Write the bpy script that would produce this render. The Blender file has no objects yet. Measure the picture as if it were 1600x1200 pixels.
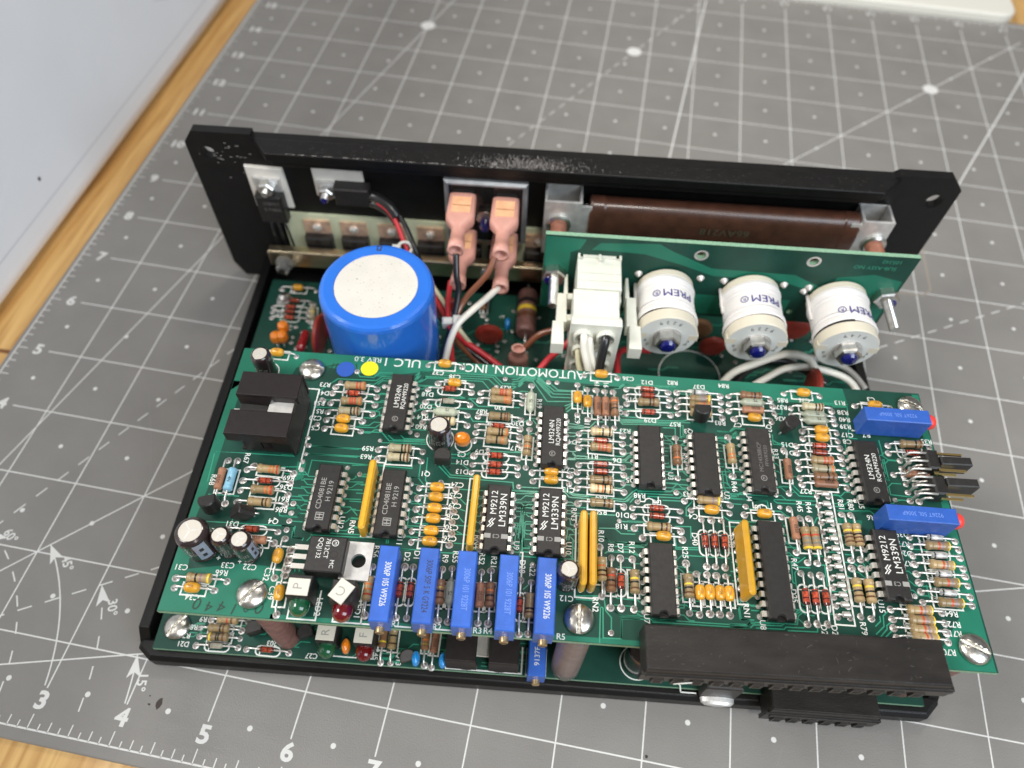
import bpy, math, random
import numpy as np
from mathutils import Matrix, Vector
random.seed(7)
PI = math.pi
# one Blender unit is one inch
scn = bpy.context.scene
scn.unit_settings.system = 'IMPERIAL'
scn.unit_settings.scale_length = 0.0254
# ------------------------------------------------------------------ camera
cd = bpy.data.cameras.new('camera')
cam = bpy.data.objects.new('camera', cd)
scn.collection.objects.link(cam)
scn.camera = cam
cd.sensor_width = 36
cd.lens = 25.985
cd.clip_start = 0.1
cd.clip_end = 500
RX = Vector((0.9833153, 0.18029516, 0.02418011))
RY = Vector((0.16308369, -0.81484166, -0.55627042))
RZ = Vector((-0.08058991, 0.5509326, -0.83064947))
cam.matrix_world = Matrix(((RX[0], -RY[0], -RZ[0], 8.51926548), (RX[1], -RY[1], -RZ[1], -0.416356501),
                           (RX[2], -RY[2], -RZ[2], 9.3883932), (0, 0, 0, 1)))
cd.dof.use_dof = True
cd.dof.focus_distance = 7.8
cd.dof.aperture_fstop = 0.27
# ------------------------------------------------------------------ world and lamps
w = bpy.data.worlds.new('World')
scn.world = w
w.use_nodes = True
bg = w.node_tree.nodes['Background']
tc = w.node_tree.nodes.new('ShaderNodeTexCoord')
sx = w.node_tree.nodes.new('ShaderNodeSeparateXYZ')
mr = w.node_tree.nodes.new('ShaderNodeMapRange')
rp = w.node_tree.nodes.new('ShaderNodeValToRGB')
w.node_tree.links.new(tc.outputs['Generated'], sx.inputs[0])
w.node_tree.links.new(sx.outputs['Z'], mr.inputs[0])
mr.inputs[1].default_value = -1
w.node_tree.links.new(mr.outputs[0], rp.inputs[0])
rp.color_ramp.elements[0].color = (0.20, 0.185, 0.17, 1)
rp.color_ramp.elements[1].color = (0.62, 0.62, 0.64, 1)
w.node_tree.links.new(rp.outputs[0], bg.inputs[0])
bg.inputs[1].default_value = 0.36


def area(name, loc, target, size, energy, color):
    l = bpy.data.lights.new(name, 'AREA')
    l.shape = 'RECTANGLE'
    l.size, l.size_y = size
    l.energy = energy
    l.color = color
    o = bpy.data.objects.new(name, l)
    scn.collection.objects.link(o)
    o.location = loc
    o.rotation_euler = (Vector(target) - Vector(loc)).to_track_quat('-Z', 'Y').to_euler()
    return o


area('window_light', (-19, -1, 34), (7, 5, 0), (18, 15), 14500, (1.0, 0.97, 0.93))
area('side_window_light', (34, -16, 26), (8, 4, 0), (24, 24), 11500, (0.80, 0.90, 1.0))
area('ceiling_light', (10, 26, 44), (8, 5, 0), (7, 7), 4200, (1.0, 0.93, 0.82))
area('ceiling_light', (16, -14, 42), (6, 5, 0), (6, 6), 6000, (1.0, 0.95, 0.88))
vs = scn.view_settings
vs.view_transform = 'Standard'
vs.look = 'None'
vs.exposure = 0
vs.gamma = 1

# ------------------------------------------------------------------ materials
MATS = {}


def mat(name, col, rough=0.5, metal=0.0, var=0.0, scale=8.0, bump=0.0, bscale=60.0, coat=0.0, trans=0.0, sss=0.0, col2=None, spec=None, ior=None, stretch=None):
    m = bpy.data.materials.new(name)
    m.use_nodes = True
    nt = m.node_tree
    b = nt.nodes['Principled BSDF']
    b.inputs['Base Color'].default_value = (*col, 1)
    b.inputs['Roughness'].default_value = rough
    b.inputs['Metallic'].default_value = metal
    b.inputs['Coat Weight'].default_value = coat
    b.inputs['Coat Roughness'].default_value = 0.12
    b.inputs['Transmission Weight'].default_value = trans
    if spec is not None:
        b.inputs['Specular IOR Level'].default_value = spec
    if ior:
        b.inputs['IOR'].default_value = ior
    if sss:
        b.inputs['Subsurface Weight'].default_value = sss
        b.inputs['Subsurface Radius'].default_value = (0.08, 0.07, 0.06)
    tcn = nt.nodes.new('ShaderNodeTexCoord')
    src = tcn.outputs['Object']
    if stretch:
        mp = nt.nodes.new('ShaderNodeMapping')
        mp.inputs['Scale'].default_value = stretch
        nt.links.new(src, mp.inputs[0])
        src = mp.outputs[0]
    if var or col2:
        n = nt.nodes.new('ShaderNodeTexNoise')
        n.inputs['Scale'].default_value = scale
        n.inputs['Detail'].default_value = 6
        nt.links.new(src, n.inputs['Vector'])
        r = nt.nodes.new('ShaderNodeValToRGB')
        r.color_ramp.elements[0].position = 0.3
        r.color_ramp.elements[1].position = 0.7
        c2 = col2 or tuple(min(1, c * (1 + var)) for c in col)
        c1 = col if col2 else tuple(c * (1 - var) for c in col)
        r.color_ramp.elements[0].color = (*c1, 1)
        r.color_ramp.elements[1].color = (*c2, 1)
        nt.links.new(n.outputs['Fac'], r.inputs[0])
        nt.links.new(r.outputs[0], b.inputs['Base Color'])
    if bump:
        n2 = nt.nodes.new('ShaderNodeTexNoise')
        n2.inputs['Scale'].default_value = bscale
        n2.inputs['Detail'].default_value = 4
        nt.links.new(src, n2.inputs['Vector'])
        bp = nt.nodes.new('ShaderNodeBump')
        bp.inputs['Strength'].default_value = bump
        bp.inputs['Distance'].default_value = 0.02
        nt.links.new(n2.outputs['Fac'], bp.inputs['Height'])
        nt.links.new(bp.outputs[0], b.inputs['Normal'])
    MATS[name] = m
    return m


def specks(name, base, speck, scale, lo, hi, rough_speck=None):
    """scatter fine marks of another colour over a material"""
    m = MATS[name]
    nt = m.node_tree
    b = nt.nodes['Principled BSDF']
    tcn = nt.nodes.new('ShaderNodeTexCoord')
    n = nt.nodes.new('ShaderNodeTexNoise')
    n.inputs['Scale'].default_value = scale
    n.inputs['Detail'].default_value = 3
    nt.links.new(tcn.outputs['Object'], n.inputs['Vector'])
    r = nt.nodes.new('ShaderNodeValToRGB')
    r.color_ramp.elements[0].position = lo
    r.color_ramp.elements[1].position = hi
    r.color_ramp.elements[0].color = (0, 0, 0, 1)
    r.color_ramp.elements[1].color = (1, 1, 1, 1)
    nt.links.new(n.outputs['Fac'], r.inputs[0])
    mx = nt.nodes.new('ShaderNodeMix')
    mx.data_type = 'RGBA'
    nt.links.new(r.outputs[0], mx.inputs[0])
    old = b.inputs['Base Color']
    if old.is_linked:
        nt.links.new(old.links[0].from_socket, mx.inputs[6])
    else:
        mx.inputs[6].default_value = (*base, 1)
    mx.inputs[7].default_value = (*speck, 1)
    nt.links.new(mx.outputs[2], b.inputs['Base Color'])


mat('mask', (0.0105, 0.060, 0.042), 0.42, var=0.22, scale=2.5, bump=0.05, bscale=90, spec=0.28)
mat('pour', (0.017, 0.172, 0.108), 0.42, var=0.10, scale=3, spec=0.28)
mat('trace', (0.032, 0.29, 0.18), 0.35, coat=0.15)
mat('laminate', (0.24, 0.42, 0.28), 0.6, var=0.2, scale=40)
mat('silk', (0.78, 0.80, 0.76), 0.6)
mat('solder', (0.66, 0.62, 0.59), 0.34, metal=0.45, var=0.15, scale=30, bump=0.3, bscale=40)
mat('hole', (0.34, 0.29, 0.27), 0.35, metal=0.5)
mat('lead', (0.86, 0.84, 0.80), 0.30, metal=0.75)
mat('tin', (0.86, 0.83, 0.76), 0.35, metal=0.75)
mat('epoxy_black', (0.020, 0.018, 0.017), 0.42, var=0.25, scale=20, bump=0.12, bscale=160)
mat('anodised_black', (0.014, 0.010, 0.010), 0.42, metal=0.0, spec=0.35, var=0.2, scale=14, bump=0.15, bscale=120)
mat('plate_black', (0.0055, 0.0052, 0.0052), 0.42, spec=0.32, var=0.3, scale=6, bump=0.12, bscale=70)
mat('connector_black', (0.020, 0.017, 0.015), 0.40, spec=0.4, var=0.3, scale=3, bump=0.12, bscale=18, stretch=(1, 3, 3))
mat('ink_white', (0.72, 0.72, 0.68), 0.6)
mat('ink_grey', (0.33, 0.32, 0.30), 0.6)
mat('ink_faint', (0.16, 0.155, 0.145), 0.6)
mat('ink_dark', (0.03, 0.025, 0.03), 0.6)
mat('ink_blue', (0.02, 0.02, 0.22), 0.6)
mat('pot_ink', (0.16, 0.28, 0.72), 0.5)
mat('pot_blue', (0.034, 0.125, 0.52), 0.38, var=0.10, scale=9, bump=0.12, bscale=50)
mat('sleeve_blue', (0.026, 0.165, 0.66), 0.20, var=0.07, scale=2, bump=0.04, bscale=5, coat=0.35)
mat('label_white', (0.66, 0.63, 0.57), 0.75, var=0.05, scale=3, bump=0.15, bscale=60)
specks('label_white', (0.8, 0.76, 0.7), (0.26, 0.22, 0.18), 42, 0.66, 0.72)
mat('brass', (0.58, 0.42, 0.22), 0.32, metal=0.8, var=0.2, scale=30)
mat('nickel_bar', (0.62, 0.52, 0.36), 0.28, metal=1.0, var=0.12, scale=5, stretch=(1, 8, 8))
mat('steel', (0.66, 0.65, 0.62), 0.28, metal=1.0, var=0.18, scale=12, bump=0.06, bscale=40)
mat('screw_steel', (0.62, 0.60, 0.55), 0.30, metal=1.0, var=0.25, scale=14, bump=0.15, bscale=24)
mat('chrome', (0.85, 0.85, 0.84), 0.12, metal=1.0)
mat('aluminium', (0.70, 0.69, 0.67), 0.45, metal=0.6, var=0.15, scale=10, bump=0.1, bscale=50)
mat('copper_tab', (0.80, 0.55, 0.40), 0.38, metal=0.5, var=0.2, scale=10)
mat('gold_pin', (0.85, 0.62, 0.25), 0.25, metal=1.0)
mat('cap_yellow', (0.72, 0.35, 0.025), 0.30, var=0.10, scale=12, coat=0.4)
mat('sip_ochre', (0.68, 0.36, 0.022), 0.36, var=0.08, scale=10, coat=0.25)
mat('tantalum', (0.85, 0.24, 0.015), 0.25, var=0.08, scale=12, coat=0.6)
mat('ceramic_blue', (0.02, 0.28, 0.72), 0.25, coat=0.5)
mat('disc_red', (0.28, 0.030, 0.018), 0.38, var=0.2, scale=8, coat=0.2)
mat('mylar_red', (0.30, 0.008, 0.015), 0.25, coat=0.5)
mat('tan', (0.37, 0.26, 0.125), 0.32, var=0.12, scale=20, coat=0.4)
mat('pale', (0.46, 0.40, 0.25), 0.32, var=0.12, scale=20, coat=0.4)
mat('cream', (0.70, 0.55, 0.32), 0.35, var=0.1, scale=20, coat=0.4)
mat('umber', (0.27, 0.135, 0.065), 0.35, var=0.12, scale=20, coat=0.4)
mat('precision_brown', (0.34, 0.155, 0.085), 0.42, var=0.12, scale=20, coat=0.15)
mat('precision_grey', (0.42, 0.45, 0.34), 0.35, var=0.10, scale=20, coat=0.3)
mat('precision_blue', (0.25, 0.52, 0.68), 0.35, var=0.05, scale=20, coat=0.3)
mat('band_k', (0.012, 0.010, 0.010), 0.35, coat=0.3)
mat('band_b', (0.13, 0.05, 0.02), 0.35, coat=0.3)
mat('band_r', (0.52, 0.06, 0.025), 0.35, coat=0.3)
mat('band_o', (0.60, 0.17, 0.04), 0.35, coat=0.3)
mat('band_y', (0.85, 0.60, 0.05), 0.35, coat=0.3)
mat('band_g', (0.22, 0.21, 0.19), 0.35, coat=0.3)
mat('band_v', (0.24, 0.17, 0.20), 0.35, coat=0.3)
mat('band_e', (0.55, 0.38, 0.10), 0.3, metal=0.5)
mat('band_w', (0.75, 0.75, 0.72), 0.35)
mat('glass_red', (0.62, 0.11, 0.045), 0.12, coat=1.0, col2=(0.16, 0.012, 0.008), scale=34)
mat('glass_dark', (0.10, 0.012, 0.008), 0.1, coat=1.0)
mat('glass_clear', (0.48, 0.45, 0.36), 0.10, coat=1.0, col2=(0.16, 0.14, 0.10), scale=22)
mat('glass_white', (0.75, 0.75, 0.72), 0.2, coat=1.0, col2=(0.10, 0.10, 0.10), scale=16)
mat('can_sleeve', (0.030, 0.018, 0.018), 0.16, coat=0.8)
mat('can_stripe', (0.30, 0.34, 0.44), 0.25, coat=0.5)
mat('can_top', (0.60, 0.56, 0.49), 0.5, metal=0.3, var=0.05, scale=8)
mat('led_green', (0.006, 0.085, 0.034), 0.06, coat=1.0)
mat('led_red', (0.13, 0.003, 0.006), 0.06, coat=1.0)
mat('tag_white', (0.70, 0.66, 0.56), 0.6)
mat('tape_white', (0.80, 0.77, 0.75), 0.5, var=0.03, scale=4, bump=0.1, bscale=12, sss=0.1)
mat('bobbin', (0.78, 0.72, 0.58), 0.4, sss=0.15)
mat('bobbin_face', (0.70, 0.72, 0.69), 0.4)
mat('nylon', (0.80, 0.80, 0.71), 0.34, sss=0.7, var=0.06, scale=2.5, trans=0.06)
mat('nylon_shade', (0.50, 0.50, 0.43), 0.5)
mat('pink_vinyl', (0.80, 0.42, 0.34), 0.36, sss=0.3, var=0.07, scale=4, trans=0.25)
mat('pink_inner', (0.74, 0.40, 0.22), 0.4, var=0.15, scale=9)
mat('red_wire', (0.62, 0.035, 0.045), 0.35, coat=0.2)
mat('black_wire', (0.014, 0.014, 0.015), 0.3, coat=0.3)
mat('white_wire', (0.88, 0.84, 0.74), 0.35, coat=0.2)
mat('cream_wire', (0.72, 0.68, 0.46), 0.35, coat=0.2)
mat('brown_wire', (0.21, 0.075, 0.038), 0.32, coat=0.3)
mat('grey_wire', (0.42, 0.40, 0.37), 0.4)
mat('tie', (0.70, 0.68, 0.62), 0.4, sss=0.3)
mat('post_brown', (0.30, 0.12, 0.075), 0.45, var=0.35, scale=10, bump=0.3, bscale=20)
mat('post_dark', (0.20, 0.095, 0.08), 0.4, var=0.3, scale=10, bump=0.3, bscale=16)
mat('clear_sleeve', (0.85, 0.82, 0.78), 0.25, trans=0.85, ior=1.2)
mat('clear_plastic', (0.75, 0.75, 0.72), 0.12, trans=0.8, ior=1.25)
mat('wirewound', (0.065, 0.026, 0.016), 0.32, var=0.25, scale=6, coat=0.3, bump=0.1, bscale=30)
mat('wound_ink', (0.09, 0.085, 0.055), 0.6)
mat('silicone_pad', (0.80, 0.76, 0.68), 0.55, var=0.05, scale=5, bump=0.2, bscale=20)
mat('insulator', (0.66, 0.70, 0.48), 0.35, var=0.06, scale=2, coat=0.3)
mat('bridge_case', (0.36, 0.38, 0.40), 0.36, metal=0.7, var=0.2, scale=8)
mat('potting', (0.010, 0.010, 0.010), 0.15, bump=0.25, bscale=10)
mat('lock_blue', (0.006, 0.008, 0.13), 0.12, coat=1.0)
mat('dot_blue', (0.015, 0.085, 0.42), 0.6, bump=0.2, bscale=50)
mat('dot_yellow', (0.88, 0.80, 0.01), 0.6, bump=0.1, bscale=50)
mat('cap_red', (0.85, 0.06, 0.045), 0.4)
mat('marker', (0.006, 0.035, 0.022), 0.5)
mat('void', (0.004, 0.004, 0.004), 0.7)


def vary(names, lo, hi):
    """every object a little lighter or darker than its neighbours"""
    for nme in names.split():
        nt = MATS[nme].node_tree
        b = nt.nodes['Principled BSDF']
        oi = nt.nodes.new('ShaderNodeObjectInfo')
        mr_ = nt.nodes.new('ShaderNodeMapRange')
        mr_.inputs[3].default_value = lo
        mr_.inputs[4].default_value = hi
        nt.links.new(oi.outputs['Random'], mr_.inputs[0])
        hs = nt.nodes.new('ShaderNodeHueSaturation')
        nt.links.new(mr_.outputs[0], hs.inputs['Value'])
        old = b.inputs['Base Color']
        if old.is_linked:
            nt.links.new(old.links[0].from_socket, hs.inputs['Color'])
        else:
            hs.inputs['Color'].default_value = old.default_value
        nt.links.new(hs.outputs[0], b.inputs['Base Color'])


vary('tan pale cream umber precision_brown precision_grey glass_red epoxy_black', 0.68, 1.22)
vary('cap_yellow sip_ochre pot_blue bobbin', 0.86, 1.10)


# ------------------------------------------------------------------ mesh collector
_tc = {}


def text_mesh(s, bold=0.0):
    if (s, bold) not in _tc:
        c = bpy.data.curves.new('t', 'FONT')
        c.body = s
        c.size = 1.0
        c.offset = bold
        c.resolution_u = 3
        c.align_x = 'CENTER'
        c.align_y = 'CENTER'
        o = bpy.data.objects.new('t', c)
        me = bpy.data.meshes.new_from_object(o)
        v = np.array([tuple(x.co) for x in me.vertices]) if len(me.vertices) else np.zeros((0, 3))
        f = [tuple(p.vertices) for p in me.polygons]
        bpy.data.objects.remove(o)
        bpy.data.curves.remove(c)
        bpy.data.meshes.remove(me)
        _tc[(s, bold)] = (v, f)
    return _tc[(s, bold)]


class MB:
    def __init__(self):
        self.v, self.f, self.m, self.s, self.mats = [], [], [], [], []

    def add(self, V, F, m, smooth=False, xf=None):
        if m not in self.mats:
            self.mats.append(m)
        k = self.mats.index(m)
        n = len(self.v)
        if xf is not None:
            V = [tuple(xf @ Vector(p)) for p in V]
        self.v.extend(tuple(map(float, p)) for p in V)
        self.f.extend(tuple(n + i for i in f) for f in F)
        self.m.extend([k] * len(F))
        self.s.extend([smooth] * len(F))
        return self

    def box(self, x0, x1, y0, y1, z0, z1, m, ch=0.0, xf=None):
        return self.prism([(x0, y0), (x1, y0), (x1, y1), (x0, y1)], z0, z1, m, ch, xf)

    def prism(self, P, z0, z1, m, ch=0.0, xf=None, chb=0.0):
        n = len(P)
        cx = sum(p[0] for p in P) / n
        cy = sum(p[1] for p in P) / n

        def inset(c):
            r = []
            for i in range(n):
                a, b, d = P[i - 1], P[i], P[(i + 1) % n]
                e1 = Vector((b[0] - a[0], b[1] - a[1])).normalized()
                e2 = Vector((d[0] - b[0], d[1] - b[1])).normalized()
                n1, n2 = Vector((-e1.y, e1.x)), Vector((-e2.y, e2.x))
                q = n1 + n2
                q = q / max(0.3, (1 + n1.dot(n2)))
                r.append((b[0] + q.x * c, b[1] + q.y * c))
            return r
        rings = []
        if chb:
            rings.append([(x, y, z0) for x, y in inset(chb)])
            rings.append([(x, y, z0 + chb) for x, y in P])
        else:
            rings.append([(x, y, z0) for x, y in P])
        if ch:
            rings.append([(x, y, z1 - ch) for x, y in P])
            rings.append([(x, y, z1) for x, y in inset(ch)])
        else:
            rings.append([(x, y, z1) for x, y in P])
        V = [p for r in rings for p in r]
        F = [tuple(range(n - 1, -1, -1)), tuple((len(rings) - 1) * n + i for i in range(n))]
        for k in range(len(rings) - 1):
            for i in range(n):
                j = (i + 1) % n
                F.append((k * n + i, k * n + j, (k + 1) * n + j, (k + 1) * n + i))
        return self.add(V, F, m, False, xf)

    def lathe(self, prof, m, seg=16, xf=None, smooth=True, caps=True):
        """prof: list of (z, r) round the z axis; m a name or one name per segment"""
        ring = [(math.cos(2 * PI * i / seg), math.sin(2 * PI * i / seg)) for i in range(seg)]
        for k in range(len(prof) - 1):
            (z0, r0), (z1, r1) = prof[k], prof[k + 1]
            mm = m if isinstance(m, str) else m[k]
            V = [(c * r0, s * r0, z0) for c, s in ring] + [(c * r1, s * r1, z1) for c, s in ring]
            F = [(i, (i + 1) % seg, seg + (i + 1) % seg, seg + i) for i in range(seg)]
            self.add(V, F, mm, smooth, xf)
        if caps:
            for (z, r), mm, flip in ((prof[0], m if isinstance(m, str) else m[0], True), (prof[-1], m if isinstance(m, str) else m[-1], False)):
                if r > 1e-4:
                    F = [tuple(range(seg))]
                    if flip:
                        F = [tuple(reversed(F[0]))]
                    self.add([(c * r, s * r, z) for c, s in ring], F, mm, False, xf)
        return self

    def tube(self, pts, r, m, seg=8, xf=None, caps=True):
        pts = [Vector(p) for p in pts]
        n = len(pts)
        V = []
        up = None
        for i in range(n):
            t = (pts[min(i + 1, n - 1)] - pts[max(i - 1, 0)]).normalized()
            if up is None:
                up = Vector((0, 0, 1)) if abs(t.z) < 0.9 else Vector((0, 1, 0))
            a = t.cross(up).normalized()
            up = a.cross(t).normalized()
            for k in range(seg):
                an = 2 * PI * k / seg
                V.append(tuple(pts[i] + (a * math.cos(an) + up * math.sin(an)) * r))
        F = [(i * seg + k, (i + 1) * seg + k, (i + 1) * seg + (k + 1) % seg, i * seg + (k + 1) % seg) for i in range(n - 1) for k in range(seg)]
        if caps:
            F += [tuple(range(seg)), tuple((n - 1) * seg + k for k in reversed(range(seg)))]
        return self.add(V, F, m, True, xf)

    def lathe_wob(self, prof, m, seg, xf, amp, ph=0.0):
        n0 = len(self.v)
        self.lathe(prof, m, seg, None, True, False)
        for i in range(n0, len(self.v)):
            x, y, z = self.v[i]
            t = math.atan2(y, x)
            k = 1 + amp * (math.sin(3 * t + 9 * z + ph) * 0.5 + math.sin(5 * t - 14 * z + 2 * ph) * 0.3 + math.sin(2 * t + 31 * z) * 0.35)
            p = Vector((x * k, y * k, z + amp * 0.6 * math.sin(2 * t + ph)))
            self.v[i] = tuple(xf @ p)
        return self

    def text(self, s, size, x, y, z, m, rot=0.0, wx=1.0, xf=None, warp=None, bold=0.0):
        v, f = text_mesh(s, bold)
        c, sn = math.cos(rot), math.sin(rot)
        V = []
        for p in v:
            a, b = p[0] * size * wx, p[1] * size
            q = (x + a * c - b * sn, y + a * sn + b * c, z)
            V.append(warp(q) if warp else q)
        return self.add(V, f, m, False, xf)

    def ribbon(self, P, wd, z, m, closed=False):
        n = len(P)
        V, F = [], []
        for i in range(n):
            a = Vector(P[i - 1]) if (i > 0 or closed) else Vector(P[0]) * 2 - Vector(P[1])
            b = Vector(P[i])
            d = Vector(P[(i + 1) % n]) if (i < n - 1 or closed) else b * 2 - Vector(P[n - 2])
            e1, e2 = (b - a), (d - b)
            if e1.length < 1e-6 or e2.length < 1e-6:
                e1 = e2 = (d - a)
            e1.normalize()
            e2.normalize()
            n1, n2 = Vector((-e1.y, e1.x)), Vector((-e2.y, e2.x))
            q = (n1 + n2) / max(0.5, 1 + n1.dot(n2)) * wd / 2
            V += [(b.x + q.x, b.y + q.y, z), (b.x - q.x, b.y - q.y, z)]
        for i in range(n if closed else n - 1):
            j = (i + 1) % n
            F.append((2 * i + 1, 2 * j + 1, 2 * j, 2 * i))
        return self.add(V, F, m)

    def disc(self, x, y, z, r, m, seg=14, r0=0.0):
        if r0:
            V = [(x + math.cos(2 * PI * i / seg) * q, y + math.sin(2 * PI * i / seg) * q, z) for q in (r, r0) for i in range(seg)]
            F = [(i, (i + 1) % seg, seg + (i + 1) % seg, seg + i) for i in range(seg)]
        else:
            V = [(x + math.cos(2 * PI * i / seg) * r, y + math.sin(2 * PI * i / seg) * r, z) for i in range(seg)]
            F = [tuple(range(seg))]
        return self.add(V, F, m)

    def mesh(self, name):
        me = bpy.data.meshes.new(name)
        me.from_pydata(self.v, [], self.f)
        for k in self.mats:
            me.materials.append(MATS[k])
        me.polygons.foreach_set('material_index', self.m)
        me.polygons.foreach_set('use_smooth', self.s)
        me.update()
        return me

    def obj(self, name, parent=None, loc=(0, 0, 0), rz=0.0, label=None, bevel=0.0, kind=None, rot=None, group=None):
        return mobj(self.mesh(name), name, parent, loc, rz, label, bevel, kind, rot, group)


def mobj(me, name, parent=None, loc=(0, 0, 0), rz=0.0, label=None, bevel=0.0, kind=None, rot=None, group=None):
    o = bpy.data.objects.new(name, me)
    scn.collection.objects.link(o)
    o.parent = parent
    o.location = loc
    o.rotation_euler = rot if rot else (0, 0, rz)
    if label:
        o['label'] = label
    if kind:
        o['kind'] = kind
    if group:
        o['group'] = group
    if bevel:
        b = o.modifiers.new('bevel', 'BEVEL')
        b.width = bevel
        b.segments = 2
        b.limit_method = 'ANGLE'
    return o


def plate(outline, holes, z0, z1, m, xf=None, mb=None):
    """flat plate with round holes, filled by a 2-D curve"""
    c = bpy.data.curves.new('p', 'CURVE')
    c.dimensions = '2D'
    c.fill_mode = 'BOTH'
    c.extrude = (z1 - z0) / 2
    for P in [outline] + [[(hx + hr * math.cos(2 * PI * i / 20), hy + hr * math.sin(2 * PI * i / 20)) for i in range(20)] for hx, hy, hr in holes]:
        s = c.splines.new('POLY')
        s.points.add(len(P) - 1)
        for i, p in enumerate(P):
            s.points[i].co = (p[0], p[1], 0, 1)
        s.use_cyclic_u = True
    o = bpy.data.objects.new('p', c)
    me = bpy.data.meshes.new_from_object(o)
    V = [(v.co.x, v.co.y, v.co.z + (z0 + z1) / 2) for v in me.vertices]
    F = [tuple(p.vertices) for p in me.polygons]
    bpy.data.objects.remove(o)
    bpy.data.curves.remove(c)
    bpy.data.meshes.remove(me)
    mb = mb or MB()
    return mb.add(V, F, m, False, xf)


def smoothpath(P, k=6):
    P = [Vector(p) for p in P]
    out = []
    for i in range(len(P) - 1):
        p0, p1, p2, p3 = P[max(i - 1, 0)], P[i], P[i + 1], P[min(i + 2, len(P) - 1)]
        for j in range(k):
            t = j / k
            out.append(0.5 * ((2 * p1) + (p2 - p0) * t + (2 * p0 - 5 * p1 + 4 * p2 - p3) * t * t + (3 * p1 - p0 - 3 * p2 + p3) * t ** 3))
    out.append(P[-1])
    return out


RXM = Matrix.Rotation(PI / 2, 4, 'Y')            # lathe axis z -> +x
TOV = Matrix.Rotation(PI / 2, 4, 'X')            # lathe axis z -> -y (towards the front)
def T(x, y, z): return Matrix.Translation((x, y, z))

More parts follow.
